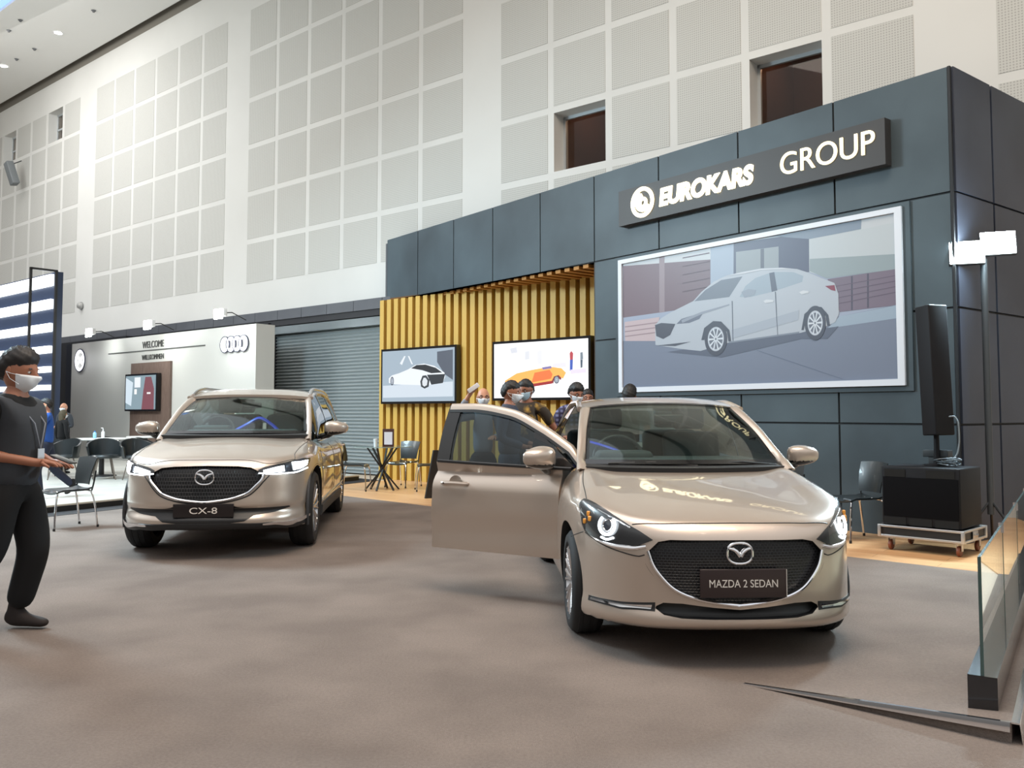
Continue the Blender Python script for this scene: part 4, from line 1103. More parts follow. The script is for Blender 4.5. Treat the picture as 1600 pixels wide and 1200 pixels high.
            patch(S, up, lo, .004, .012, 40, 10).build('lamp_lens', HLM, h)
            a = [(.79, .52, .85), (.73, .38, .845), (.72, .36, .815), (.77, .45, .80)]
            up2 = [(sg*.82, .62, .868), (sg*.76, .44, .862), (sg*.715, .36, .86)]; lo2 = [(sg*.81, .58, .825), (sg*.77, .45, .80), (sg*.72, .37, .79)]
            patch(S, up2, lo2, .018, .014, 16, 6).build('daylight_block', LED, h)
            up2 = [(sg*.655, .27, .835), (sg*.58, .20, .822), (sg*.50, .14, .805)]; lo2 = [(sg*.655, .27, .785), (sg*.58, .20, .782), (sg*.50, .14, .785)]
            patch(S, up2, lo2, .018, .014, 16, 6).build('daylight_block', LED, h)
            up2 = [(sg*.70, .33, .852), (sg*.67, .285, .85)]; lo2 = [(sg*.70, .33, .785), (sg*.67, .285, .785)]
            patch(S, up2, lo2, .018, .014, 8, 6).build('projector', mat('projector_glass', (.06, .07, .09), .08, .3, 1), h)
            ribbon(S, [(sg*.82, .60, .80), (sg*.72, .35, .770), (sg*.60, .19, .77), (sg*.47, .10, .785)], .006, .008).build('led_strip', LED, h)
    # --- emblem and plate
    if sed: emblem(car, S, .603, .135, .108)
    else: emblem(car, S, .755, .165, .13)
    pz, pw, phh = (.447, .462, .148) if sed else (.455, .535, .122)
    py_ = float(S.front([0], [pz])[0][1])-(.012 if sed else .03)
    px_ = .015 if sed else 0
    pl = MB().box((0, 0, 0), (pw, .014, phh), bev=.003).build('display_plate', mat('plate_brown', (48, 36, 36), .35), car); pl.location = (px_, py_, pz)
    if not sed: pl.data.materials[0] = mat('plate_black', (26, 18, 18), .3)
    TM = Matrix(((1, 0, 0, 0), (0, 0, -1, -.008), (0, 1, 0, 0), (0, 0, 0, 1)))
    text_mesh('MAZDA 2 SEDAN' if sed else 'CX-8', 'lettering', .06, mat('plate_letters', (228, 222, 214), .4), pl, TM, width=.365 if sed else .245, height=.040 if sed else .056, extrude=.001)
    if sed:
        MB().box((pw/2-.001, -.008, 0), (.003, .002, phh), 0).build('plate_edge', mat('plate_letters', (228, 222, 214), .4), pl)
    # --- cabin
    if sed:
        K = dict(rail=[(.735, 1.18, .965), (.70, 1.45, 1.10), (.655, 1.75, 1.265), (.61, 2.05, 1.385), (.585, 2.4, 1.43), (.58, 2.8, 1.425), (.59, 3.2, 1.355), (.62, 3.6, 1.21), (.66, 3.95, 1.09)],
                 edge=[(.665, 1.30, 1.00), (.61, 1.66, 1.215), (.535, 2.03, 1.392)], wb=(-.20, -.07), wz=(.008, .028), roofb=.040, roof_end=3.2, rear=(0, 3.9),
                 bx=pchip([(1.2, .76), (2.0, .775), (3, .77), (3.9, .72)]), bz=pchip([(1.2, .94), (2, .955), (3, .985), (3.9, 1.04)]),
                 side=[(1.30, 2.46, 'g', 1), (2.46, 2.56, 'b', 1), (2.52, 2.58, 'b', -1), (2.58, 3.28, 'g'), (3.28, 3.40, 'b'), (3.40, 3.9, 'p')])
    else:
        K = dict(rail=[(.80, 1.28, 1.06), (.765, 1.6, 1.25), (.72, 1.9, 1.42), (.685, 2.2, 1.53), (.67, 2.7, 1.585), (.665, 3.4, 1.585), (.67, 4.1, 1.53), (.69, 4.5, 1.40), (.74, 4.8, 1.12)],
                 edge=[(.735, 1.40, 1.12), (.68, 1.78, 1.335), (.61, 2.17, 1.50)], wb=(-.20, -.07), wz=(.01, .03), roofb=.055, roof_end=4.25, rear=(0, 4.75),
                 bx=pchip([(1.2, .845), (2.0, .85), (3.4, .845), (4.7, .79)]), bz=pchip([(1.2, 1.03), (2, 1.04), (3.4, 1.075), (4.7, 1.13)]), chrome=True,
                 side=[(1.45, 2.62, 'g'), (2.60, 2.70, 'b'), (2.70, 3.58, 'g'), (3.56, 3.64, 'b'), (3.64, 4.22, 'g'), (4.22, 4.7, 'p')])
    rx, rz, ex, ez = cabin(car, S, K, kind)
    # interior
    x0 = .34; iy = 0 if sed else .12; iz = 0.03 if sed else .16
    dm = MB(); dm.box((0, 1.62+iy, .90+iz), (1.22, .42, .20), bev=.07); dm.box((0, 1.72+iy, .78+iz), (1.2, .3, .3), bev=.05); dm.box((-x0, 1.68+iy, 1.0+iz), (.40, .22, .09), bev=.04)
    dm.build('dashboard', DARK, car)
    sw_ = empty('steering_wheel', (-x0, 1.88+iy, .97+iz)); sw_.parent = car; sw_.rotation_euler = (radians(65), 0, 0)
    MB().tube([(.185*cos(a), .185*sin(a), 0) for a in np.linspace(0, 2*pi, 40, endpoint=False)], .014, 8, closed=True).build('wheel_ring', mat('ring_leather', (.05, .05, .055), .5), sw_)
    MB().box((0, -.01, -.02), (.16, .11, .05), bev=.02).box((.11, 0, -.01), (.16, .03, .02), bev=.008).box((-.11, 0, -.01), (.16, .03, .02), bev=.008).box((0, -.11, -.01), (.03, .14, .02), bev=.008).build('wheel_hub', mat('hub_grey', (.12, .12, .13), .4), sw_)
    for sg in (-1, 1):
        seat(car, sg*x0, 2.38+iy, .62+iz)
        seat(car, sg*x0, 3.15+iy*2, .62+iz, w=.5)
    MB().box((0, 2.45+iy, .42+iz), (1.18, 1.8, .04)).build('cabin_floor', DARK, car)
    bl = MB()
    if sed: bl.tube(resample([(-.60, 1.98, 1.14), (-.46, 1.84, 1.10), (-.33, 1.78, 1.05), (-.25, 1.74, 1.0)], 14, True), .022, 8, flat=.5)
    else: bl.tube(resample([(-.12, 1.92, 1.14), (.02, 1.95, 1.22), (.14, 1.95, 1.28), (.27, 1.95, 1.21), (.36, 1.92, 1.13)], 20, True), .04, 8, flat=.5)
    bl.build('seat_cover_film', BLUEC, car)
    MB().box((.03, (1.86 if sed else 2.06), (1.30 if sed else 1.43)), (.22, .03, .065), bev=.012).build('inner_mirror', BLACK, car)
    # wipers
    wp_ = MB()
    zc_ = .995 if sed else 1.11; yc_ = 1.09 if sed else 1.19
    for xa, xb in ((.05, -.52), (.62, .12)):
        ya = yc_+.17*(abs(xa)/.66)**2.2+.02; yb = yc_+.17*(abs(xb)/.66)**2.2+.03
        wp_.tube([(xa, ya-.02, zc_+.0), ((xa+xb)/2, (ya+yb)/2-.02, zc_+.022), (xb, yb-.01, zc_+.012)], .009, 6)
    wp_.build('wiper', BLACK, car)
    # cowl strip
    u = np.linspace(-1, 1, 30)
    hx = K['edge'][0][0]+.03; y0 = K['edge'][0][1]; z0 = K['edge'][0][2]
    A = np.array([np.stack([u*hx, y0-.07+K['wb'][0]*(1-np.abs(u)**2.2), z0-.012+0*u], 1), np.stack([u*hx, y0+.03+K['wb'][0]*(1-np.abs(u)**2.2), z0+.006+0*u], 1)])
    MB().slab(A, A-[0, 0, .04]).build('cowl', BLACK, car)
    # mirrors
    if sed: mirror(car, Matrix.Translation((.80, 1.56, 1.045)), 1, 1.0)
    else:
        mirror(car, Matrix.Translation((.875, 1.72, 1.175)), 1, 1.12); mirror(car, Matrix.Translation((-.875, 1.72, 1.175)), -1, 1.12)
        for sg in (-1, 1):   # roof rails, shark details
            pts = [(sg*.665, 2.22, 1.545), (sg*.655, 2.40, 1.602), (sg*.645, 2.8, 1.635), (sg*.645, 3.6, 1.632), (sg*.655, 4.1, 1.58), (sg*.665, 4.3, 1.50)]
            MB().tube(resample(pts, 30, True), .02, 8).build('roof_rail', mat('rail_silver', (.7, .7, .72), .25, 1), car)
            for y in (2.75, 3.65):
                ribbon(S, [(sg*.9, y, .45), (sg*.92, y, .7), (sg*.9, y, .95), (sg*.86, y, 1.04)], .003).build('door_seam', BLACK, car)
                MB().tube(resample([(sg*.93, y-.28, .92), (sg*.955, y-.2, .925), (sg*.955, y-.1, .925), (sg*.93, y-.04, .92)], 10, True), .012, 8).build('door_handle', PAINT, car)
            ribbon(S, [(sg*.9, 1.48, .45), (sg*.92, 1.50, .7), (sg*.9, 1.5, .95)], .003).build('door_seam', BLACK, car)
    for sg in (-1, 1):   # tail lamps
        yl = d['L']-.28
        patch(S, [(sg*.76, yl, .98 if sed else 1.05), (sg*.6, yl+.2, .98 if sed else 1.05)], [(sg*.78, yl, .86 if sed else .93), (sg*.6, yl+.2, .86 if sed else .93)], .006, .02, 12, 6, smooth=False).build('tail_lamp', mat('tail_red', (.35, .01, .01), .2, 0, 1), car)
    if sed: build_door(car, S, K, rx, rz)
    return car, S

def build_door(car, S, K, rx, rz):
    """the driver's door, built closed in car space, then swung open about its hinge"""
    HX, HY = -.80, 1.52
    D = empty('open_door', (HX, HY, 0)); D.parent = car; D.rotation_euler = (0, 0, radians(57))
    T = Matrix.Translation((-HX, -HY, 0))
    y0, y1 = 1.535, 2.62
    bx, bz = K['bx'], K['bz']
    def outer(y, z):
        P = S.side(-1, [y], [min(z, .90)])[0]; x = P[0]
        if z > .90:
            t = (z-.90)/max(.02, float(bz(y))-.90); x = x*(1-t)+(-float(bx(y)))*t
        return x
    ys = np.linspace(y0, y1, 26); A = []
    Z = np.r_[np.linspace(.33, .90, 18), [.925, 1.0]]
    ysf, zsf = [], []
    base = {}
    for y in ys:
        P = S.side(-1, [y]*18, Z[:18]); zb = float(bz(y)); c = [list(p) for p in P]
        c.append([-(float(bx(y))+abs(P[-1][0]))/2, y, (zb+.90)/2]); c.append([-float(bx(y)), y, zb])
        for q, p in enumerate(c):      # sculpted crease and rounded front-bottom corner
            p[0] -= .010*math.exp(-((p[2]-.80)/.05)**2)
            p[0] += .012*math.exp(-((p[2]-(.50-.05*(y-y0)))/.10)**2)
        A.append(c)
    A = np.array(A); B_ = A.copy(); B_[:, :, 0] += .10; B_[:, :, 0] = np.maximum(B_[:, :, 0], A[:, :, 0]+.07)
    MB().slab(A, B_).build('door_panel', PAINT, D, M=T, angle=50)
    inn = B_.copy(); MB().slab(inn[1:-1, 1:-1]+[.03, 0, 0], inn[1:-1, 1:-1]).build('door_lining', DARK, D, M=T)
    # window frame: front edge follows the pillar, then rail, then rear vertical
    yf = np.linspace(1.50, 2.60, 26)
    top = [(-(float(rx(y))+.01), y, float(rz(y))-.012) for y in yf]
    base0 = (-float(bx(1.47))-.0, 1.40, .955)
    G = []; H = []
    for p in [(-.765, 1.36, .99)]+top:
        G.append([(p[0]-.004, p[1], p[2]), (p[0]-.022, p[1], p[2]-.026), (p[0]-.030, p[1], p[2]-.046)])
    G = np.array(G); MB().slab(G, G+[.045, 0, 0]).build('window_frame', PAINT, D, M=T, angle=60)
    G2 = G[:, 2]+[-.001, 0, 0]; G3 = G2+[-.008, 0, -.022]
    AA = np.array([G2, G3]); MB().slab(AA, AA+[.03, 0, 0]).build('window_seal', BLACK, D, M=T)
    # rear vertical black applique
    yb0 = 2.50; a = []
    for y in np.linspace(yb0, 2.615, 4):
        zt = float(rz(y))-.02; xt = -(float(rx(y))+.012); xb = -float(bx(y))-.006; zb = float(bz(y))
        a.append([(xb+(xt-xb)*t-.02*sin(pi*t), y, zb+(zt-zb)*t) for t in np.linspace(0, 1, 8)])
    a = np.array(a); MB().slab(a, a+[.04, 0, 0]).build('pillar_cover', GBLACK, D, M=T)
    # mirror sail triangle and belt strip
    sail = [(-float(bx(1.5))-.004, 1.44, .965), (-float(bx(1.9))-.004, 1.80, .965), (-(.035+float(rx(1.80))), 1.80, float(rz(1.80))-.055)]
    g = np.array([[sail[0], sail[0]], [sail[1], sail[2]]]); MB().slab(g, g+[.03, 0, 0]).build('mirror_sail', GBLACK, D, M=T)
    MB().tube([(-float(bx(y))-.008, y, float(bz(y))+.008) for y in np.linspace(1.46, 2.6, 14)], .012, 6).build('belt_strip', BLACK, D, M=T)
    # glass
    a = []
    for y in np.linspace(1.62, 2.52, 16):
        zt = float(rz(y))-.055; xt = -(float(rx(y))+.02); xb = -float(bx(y)); zb = float(bz(y))
        a.append([(xb+(xt-xb)*t-.02*sin(pi*t), y, zb+max(.005, zt-zb)*t) for t in np.linspace(0, 1, 8)])
    a = np.array(a); MB().slab(a, a+[.005, 0, 0]).build('door_window', DOORGLASS, D, M=T)
    # handle with bowl
    hy, hz = 2.42, .815; hx_ = outer(hy, hz)
    MB().tube(resample([(hx_-.004, hy-.12, hz), (hx_-.036, hy-.09, hz+.003), (hx_-.042, hy, hz+.006), (hx_-.036, hy+.09, hz+.003), (hx_-.004, hy+.12, hz)], 20, True), [.010]+[.014]*18+[.010], 8).build('door_handle', PAINT, D, M=T)
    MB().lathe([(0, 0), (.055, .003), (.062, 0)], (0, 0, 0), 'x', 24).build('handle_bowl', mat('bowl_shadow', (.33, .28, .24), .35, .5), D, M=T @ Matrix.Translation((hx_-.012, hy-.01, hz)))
    MB().lathe([(0, -.002), (.006, -.002), (.006, .01)], (0, 0, 0), 'x', 12).build('key_button', BLACK, D, M=T @ Matrix.Translation((hx_-.056, hy+.075, hz+.004)))
    m = mirror(D, T @ Matrix.Translation((-.80, 1.62, 1.035)) @ Matrix.Rotation(radians(0), 4, 'Z'), -1, 1.15)
    return D
CAR1, S1_ = build_car('sedan')
CAR2, S2_ = build_car('suv')

# ================================================================ FURNITURE AND EQUIPMENT
CHB = mat('chair_black', (.010, .014, .016), .36, 0, .15)
def make_chair(label, loc, rz, group=None):
    t = empty('stacking_chair', loc, rz, label, 'chair', group)      # faces -y
    G = []
    for v in np.linspace(0, 1, 9):                                    # curved back shell
        z = .50+.31*v; w = .17+.045*v
        G.append([(u*w, .20+.02*v+.05*v*v-.035*(u*u), z+.012*(1-u*u)*v) for u in np.linspace(-1, 1, 11)])
    G = np.array(G); MB().slab(G, G+[0, .012, 0]).build('backrest', CHB, t)
    G = []
    for v in np.linspace(0, 1, 7):
        G.append([(u*(.205-.02*v), -.21+.42*v, .455-.02*(1-u*u)+.02*(v > .95)-.02*(v < .1)) for u in np.linspace(-1, 1, 9)])
    G = np.array(G); MB().slab(G, G-[0, 0, .018]).build('seat', CHB, t)
    for sx_ in (-1, 1):
        MB().tube(resample([(sx_*.20, .19, .43), (sx_*.195, .215, .52), (sx_*.20, .235, .66)], 8, True), .010, 8).build('back_post', CHB, t)
        MB().tube(resample([(sx_*.05, -.18, .435), (sx_*.18, -.19, .43), (sx_*.205, -.21, .38), (sx_*.225, -.24, .01)], 16, True), .011, 8).build('leg', CHROME, t)
        MB().tube(resample([(sx_*.05, .16, .435), (sx_*.18, .18, .43), (sx_*.205, .20, .38), (sx_*.225, .26, .01)], 16, True), .011, 8).build('leg', CHROME, t)
    mb = MB()
    for a, b2 in ((-.24, .225), (.26, .225)):
        for sx_ in (-1, 1): mb.lathe([(0, 0), (.014, 0), (.014, .03), (0, .03)], (sx_*b2, a, 0), n=10)
    mb.build('foot_cap', BLACK, t); return t
ch = make_chair('black plastic chair with chrome legs standing alone beside the walking man', (-5.22, 10.25, 0), radians(-38))
copy_tree(ch, (-2.72, 15.1, 0), radians(88), 'black chair left of the glass table, its back to the parked tall car')
copy_tree(ch, (-1.98, 15.85, 0), radians(-28), 'black chair behind the glass table, in front of the yellow slats')
copy_tree(ch, (-1.42, 15.1, 0), radians(-80), 'black chair right of the glass table, next to the open car door')
copy_tree(ch, (2.98, 9.55, 0), radians(-20), 'dark chair whose back just shows behind the sedan bonnet')
copy_tree(ch, (3.66, 9.30, 0), radians(-75), 'black chair between the sedan headlight and the subwoofer box')
# glass table with crossed legs
t = empty('glass_table', (-2.27, 15.25, 0), 0, 'round glass table on crossed black legs by the yellow slats', 'table')
MB().lathe([(0, .742), (.50, .742), (.505, .748), (.50, .755), (0, .755)], n=48).build('table_top', CGLASS, t)
MB().lathe([(.495, .744), (.507, .744), (.507, .753), (.495, .753), (.495, .744)], n=48).build('table_rim', mat('glass_edge', (.25, .32, .30), .2), t)
for k, a in enumerate((20, 80, 140, 200, 260, 320)):
    a = radians(a); MB().tube([(.30*cos(a), .30*sin(a), 0), (-.0*cos(a)+.02*cos(a+1.5), .02*sin(a+1.5), .36), (-.27*cos(a), -.27*sin(a), .74)], .019, 4).build('leg', BLACK, t)
t = empty('menu_stand', (-2.16, 15.2, .755), radians(8), 'dark framed card standing on the glass table', 'card stand')
MB().box((0, 0, .155), (.20, .015, .30), bev=.003).box((0, 0, .01), (.2, .07, .02)).build('frame', mat('maroon', (62, 34, 34), .4), t)
MB().box((0, -.009, .14), (.14, .004, .22)).build('card', mat('card_white', (205, 205, 215), .6), t)
t = empty('plastic_cup', (-2.37, 15.12, .755), 0, 'clear drinking cup left of the card on the glass table', 'cup')
MB().lathe([(.028, 0), (.038, .12), (.036, .12), (.026, .004), (0, .004)], n=20).build('cup_wall', mat('cup_plastic', (200, 208, 212), .2), t)
MB().lathe([(.041, .12), (.041, .13), (0, .135)], n=20).build('lid', mat('lid_white', (220, 222, 225), .4), t)

# subwoofer on a wheeled flight dolly
ax = Vector((.70, -.71, 0)).normalized(); ay = Vector((.71, .70, 0)).normalized()
DM = math.atan2(ax.y, ax.x)
base = Vector((4.17, 8.14, 0))-ax*.36+ay*.30
t = empty('flight_dolly', base, DM, 'low black wheeled dolly with aluminium edges under the big black box', 'dolly')
ALU = mat('aluminium', (.62, .62, .63), .35, .9)
MB().box((0, 0, .185), (.76, .62, .10)).build('deck', BLACK, t, smooth=False)
mb = MB()
for z in (.14, .235):
    for y in (-.315, .315): mb.box((0, y, z), (.78, .018, .022), bev=.003)
    for x in (-.385, .385): mb.box((x, 0, z), (.018, .64, .022), bev=.003)
for x in (-.385, .385):
    for y in (-.315, .315): mb.box((x, y, .187), (.03, .03, .12), bev=.005)
mb.build('edge_rail', ALU, t)
mb = MB(); mb.box((.392, .0, .187), (.01, .14, .07), bev=.003).tube([(.40, -.05, .19), (.415, 0, .18), (.40, .05, .19)], .006, 6).build('side_handle', STEEL, t)
for x in (-.30, .33):
    for y in (-.25, .25):
        c_ = empty('caster', (x, y, 0)); c_.parent = t
        MB().lathe([(0, -.015), (.045, -.015), (.05, -.008), (.05, .008), (.045, .015), (0, .015)], (0, 0, .05), 'x', 20).build('caster_wheel', mat('caster_orange', (120, 62, 38), .5), c_)
        MB().box((0, .02, .12), (.08, .09, .012), bev=.002).box((-.022, .01, .085), (.004, .05, .07)).box((.022, .01, .085), (.004, .05, .07)).build('fork', STEEL, c_)
t = empty('subwoofer', base+Vector((0, 0, .246)), DM, 'big black subwoofer box on the wheeled dolly', 'speaker')
SUB = mat('cabinet_black', (.006, .006, .008), .6, spec=.25)
mb = MB().box((0, 0, .29), (.73, .58, .565), bev=.012); mb.build('cabinet', SUB, t)
for a, b2 in ((-.235, .2), (.19, .26)): MB().box((a, -.292, .51), (b2, .006, .075)).build('port', mat('port_black', (.002, .002, .002), .9), t)
for a in (-.24, 0, .24): MB().box((a, -.292, .045), (.21, .006, .07)).build('port', mat('port_black', (.002, .002, .002), .9), t)
MB().box((0, -.293, .28), (.70, .004, .38), bev=.001).build('front_grille', mat('grille_cloth', (.004, .004, .005), .9, spec=.1), t)
t = empty('speaker_column', base+ax*.02+ay*.12+Vector((0, 0, .82)), DM-.55, 'tall slim black loudspeaker column on a pole above the subwoofer', 'speaker')
MB().lathe([(0, 0), (.12, 0), (.12, .012), (.03, .02), (.024, .32), (0, .32)], n=24).build('pole', SUB, t)
Mx = Matrix.Rotation(radians(-3), 3, 'Y')
MB().box((.0, 0, .95), (.20, .22, 1.30), bev=.015, M=Mx).build('cabinet', SUB, t)
MB().box((-.113, 0, 1.25), (.004, .12, .38), M=Mx).build('red_trim', mat('trim_red', (120, 30, 40), .4), t)
MB().box((-.113, .0, 1.0), (.004, .1, .10), M=Mx).build('badge', mat('badge_grey', (150, 155, 160), .3, .8), t)
t = empty('mixer_box', base+ax*.02+ay*.20+Vector((0, 0, .822)), DM, 'small dark equipment box lying on the subwoofer', 'amplifier')
MB().box((-.02, 0, .115), (.24, .14, .07), bev=.006).box((-.02, 0, .04), (.14, .12, .08), bev=.004).build('housing', mat('kit_grey', (38, 44, 48), .5), t)
mb = MB()
for i in range(5):
    z = .02+.02*i; pts = [(.28+.16*cos(a+i)*(1+.1*sin(3*a+i)), -.02+.10*sin(a), z*.6+.012+.01*sin(2*a)) for a in np.linspace(0, 2*pi, 24)]
    mb.tube([base+ax*p[0]*.62+ay*p[1]+Vector((0, 0, .82+p[2])) for p in pts], .006, 6)
o = mb.build('cable_coil', mat('cable_grey', (70, 78, 84), .4)); tag(o, 'coiled grey and yellow cables heaped on the subwoofer', 'cables')
pts = [base+ax*p[0]+ay*.10+Vector((0, 0, p[1])) for p in ((.12, 1.30), (.19, 1.31), (.235, 1.24), (.24, 1.1), (.22, .95), (.16, .86), (.25, .84))]
tag(MB().tube(resample(pts, 40, True), .008, 8).build('loose_cable', mat('cable_light', (120, 130, 138), .35)), 'pale cable arching from the speaker column down to the subwoofer', 'cable')
pts = [base+ax*p[0]+ay*.28+Vector((0, 0, p[1])) for p in ((.45, .10), (.47, .3), (.455, .5), (.40, .45), (.43, .1), (.5, .01))]

# flood light on a tall stand
FL = Vector((4.93, 9.0, 0))
t = empty('flood_light_stand', FL, 0, 'tall grey pole with two blazing white flood lamps beside the stand corner', 'flood light')
MB().tube([(0, 0, .3), (0, 0, 2.95)], .034, 12).build('pole', mat('pole_grey', (70, 74, 78), .5, .4), t)
for k in range(3):
    a = radians(60+120*k); MB().tube([(0, 0, .45), (.34*cos(a), .34*sin(a), .01)], .014, 8).build('leg', BLACK, t)
MB().tube([(-.24, .05, 2.96), (.16, -.05, 3.08)], .02, 8).build('crossbar', STEEL, t)
FLM = mat('flood_led', (1, 1, 1), emit=(.86, .97, 1), estr=70)
for i, (x, y, z) in enumerate(((-.20, -.05, 3.01), (.10, -.10, 3.10))):
    h = empty('lamp_head', (x, y, z)); h.parent = t; h.rotation_euler = (radians(-12), 0, radians(-20))
    MB().box((0, .03, 0), (.34, .05, .26), bev=.01).build('lamp_housing', BLACK, h)
    MB().box((0, -.002, 0), (.32, .012, .24), bev=.004).build('led_panel', FLM, h)
    l = bpy.data.lights.new('flood', 'AREA'); l.size = .24; l.energy = 160; l.color = (.62, .86, 1)
    lo_ = bpy.data.objects.new('flood', l); COL.objects.link(lo_); lo_.parent = h; lo_.location = (0, -.03, 0); lo_.rotation_euler = (radians(-62), 0, 0)
l = bpy.data.lights.new('flood_spill', 'POINT'); l.energy = 28; l.color = (.75, .95, 1); l.shadow_soft_size = .15
lo_ = bpy.data.objects.new('flood_spill', l); COL.objects.link(lo_); lo_.location = FL+Vector((-.1, -.25, 3.0))

# glass balustrade, chrome edged ramp at the stage corner
bd = Vector((.546, .838, 0)); bn = Vector((.838, -.546, 0))
A0 = Vector((1.985, 3.83, 0))
def bal(mb, a0, a1, b0, b1, z0, z1):
    P = [A0+bd*a+bn*b_+Vector((0, 0, z)) for a in (a0, a1) for b_ in (b0, b1) for z in (z0, z1)]
    return mb.add(P, [(0, 1, 3, 2), (4, 6, 7, 5), (0, 4, 5, 1), (2, 3, 7, 6), (0, 2, 6, 4), (1, 5, 7, 3)])
t = empty('glass_balustrade', A0, 0, 'low glass balustrade standing in a glossy black base at the right', 'balustrade')
BM_ = Matrix.Translation(-A0)
bal(MB(), 0, 5.2, -.01, .105, .0, .215).build('base', mat('base_black', (.012, .013, .016), .15, 0, .6), t, smooth=False, M=BM_)
for k in range(4):
    bal(MB(), .01+k*1.3, 1.28+k*1.3, .042, .054, .18, .72).build('glass_panel', CGLASS, t, smooth=False, M=BM_)
mb = MB()
for k in range(4): bal(mb, .008+k*1.3, .014+k*1.3, .041, .055, .215, .72); bal(mb, 1.276+k*1.3, 1.282+k*1.3, .041, .055, .215, .72)
bal(mb, .01, 5.1, .042, .054, .718, .722)
mb.build('glass_edge', mat('edge_green', (60, 84, 82), .15, 0, .5), t, smooth=False, M=BM_)
for k in range(1, 4): bal(MB(), 1.275+(k-1)*1.3, 1.315+(k-1)*1.3, .035, .062, .68, .735).build('clip', CHROME, t, smooth=False, M=BM_)
PA = Vector((1.16, 4.40, 0)); PB = Vector((2.04, 3.62, 0)); PC = A0+bd*3.2+bn*.22
HB = .085
rp = MB().add([tuple(PA+Vector((0, 0, .003))), tuple(PB+Vector((0, 0, HB))), tuple(PC+Vector((0, 0, .01))), tuple(PA+Vector((0, 0, -.01))), tuple(PB+Vector((0, 0, -.01))), tuple(PC+Vector((0, 0, -.01)))],
              [(0, 1, 2), (3, 5, 4), (0, 3, 4, 1), (1, 4, 5, 2), (2, 5, 3, 0)])
o = rp.build('floor_ramp', CARPET, smooth=False); o['kind'] = 'structure'; o.name = 'floor_ramp'
mb = MB()
P0 = PA+Vector((0, 0, .006)); P1 = PB+Vector((0, 0, HB+.004))
dirn = (PB-PA).normalized(); nrm = Vector((dirn.y, -dirn.x, 0))
if nrm.y > 0: nrm = -nrm
G = np.array([[P0+nrm*.0-dirn*0, P1], [P0+nrm*.014, P1+nrm*.02], [P0+nrm*.016-Vector((0, 0, .004)), P1+nrm*.026-Vector((0, 0, .035))]])
G = np.array([[list(a) for a in r] for r in G])
mb.slab(G, G-[0, 0, .004]); mb.build('edge_strip', CHROME); o = bpy.data.objects['edge_strip']
tag(o, 'thin chrome strip running diagonally along the edge of the carpet ramp', 'chrome strip')
mb = MB(); c0 = PB+nrm*.01; Q = PB+bd*6+bn*.0
pth = [PB+Vector((0, 0, HB)), PB+bd*5.4+Vector((0, 0, .02))]
G = [[list(pth[0]+bn*.0), list(pth[1]+bn*.0)], [list(pth[0]+bn*.03), list(pth[1]+bn*.03)], [list(pth[0]+bn*.04-Vector((0, 0, .09))), list(pth[1]+bn*.04-Vector((0, 0, .09)))]]
G = np.array(G); o = mb.slab(G, G-[0, 0, .006]).build('corner_strip', CHROME); tag(o, 'chrome stage edge running back beside the balustrade base', 'chrome strip')

# ================================================================ NEIGHBOUR STAND (left)
PLZ = .10
def lineP(k): return Vector((-6.07+.4904*k, 11.13+.8715*k))
poly = [tuple(lineP(-6)), tuple(lineP(7.05)), tuple(wp(-17.6, 12.3, 0)[:2]), tuple(wp(-40, 12.3, 0)[:2]), (-25, 5)]
off = Vector((-.8715, .4904))*.42
polyP = [tuple(lineP(-6)+off), tuple(lineP(6.9)+off), tuple(wp(-17.6, 12.3, 0)[:2]), tuple(wp(-40, 12.3, 0)[:2]), (-25, 5.2)]
flat('floor_gutter', poly, .004, mat('gutter_black', (30, 29, 32), .7), .012)
TILE = noise_color(mat('pale_floor', (190, 188, 180), .35), (182, 182, 176), (200, 198, 190), 1.5, 4)
flat('floor_platform', polyP, PLZ, TILE, .1)
mb = MB(); a, b2 = lineP(-6)+off, lineP(6.9)+off; dd_ = (b2-a).normalized()
mb.tube([(a.x, a.y, PLZ-.01), (b2.x, b2.y, PLZ-.01)], .022, 6); o = mb.build('trim_5', mat('step_trim', (205, 200, 188), .3, .3)); o['kind'] = 'structure'
o = MB().prism([tuple(a+Vector((.01, -.006))), tuple(b2+Vector((.01, -.006))), tuple(b2+Vector((.0, .0))), tuple(a)], .0, PLZ-.025, lambda u, v, w: (u, v, w)).build('trim_6', BLACK, smooth=False); o['kind'] = 'structure'
# white wall with logo rings, words, wood panel
t = empty('welcome_wall', wp(-21, 11.2, PLZ), 0, 'free standing white wall with dark welcome lettering at the left', 'display wall')
M0 = Matrix.Translation(-wp(-21, 11.2, PLZ))
WW = mat('white_laminate', (188, 187, 182), .45)
mb = MB(); wbox(mb, -25.43, -16.40, 11.0, 11.48, PLZ, 3.29); mb.build('wall_board', WW, t, smooth=False, M=M0)
mb = MB(); wbox(mb, -21.85, -19.9, 10.94, 11.0, PLZ, 2.60); o = mb.build('wood_panel', noise_color(mat('walnut', (96, 78, 68), .5), (86, 68, 60), (116, 98, 88), 9, 4, stretch=(14, 14, .6)), t, smooth=False, M=M0)
INK = mat('ink_grey', (62, 62, 60), .5)
mb = MB(); wbox(mb, -23.21, -18.44, 10.985, 11.0, 2.90, 2.925); mb.build('rule', INK, t, smooth=False, M=M0)
text_mesh('WELCOME', 'lettering', .2, INK, t, M0 @ Mw(-20.85, 10.99, 3.06), width=1.06, height=.17, extrude=.008)
text_mesh('WILLKOMMEN', 'lettering', .2, INK, t, M0 @ Mw(-20.85, 10.99, 2.74), width=1.08, height=.13, extrude=.008)
GLW = mat('halo_white', (.8, .8, .82), .4, emit=(.93, .95, 1), estr=.9); RIMD = mat('ring_outline', (62, 64, 80), .4)
m1 = MB(); m2 = MB()
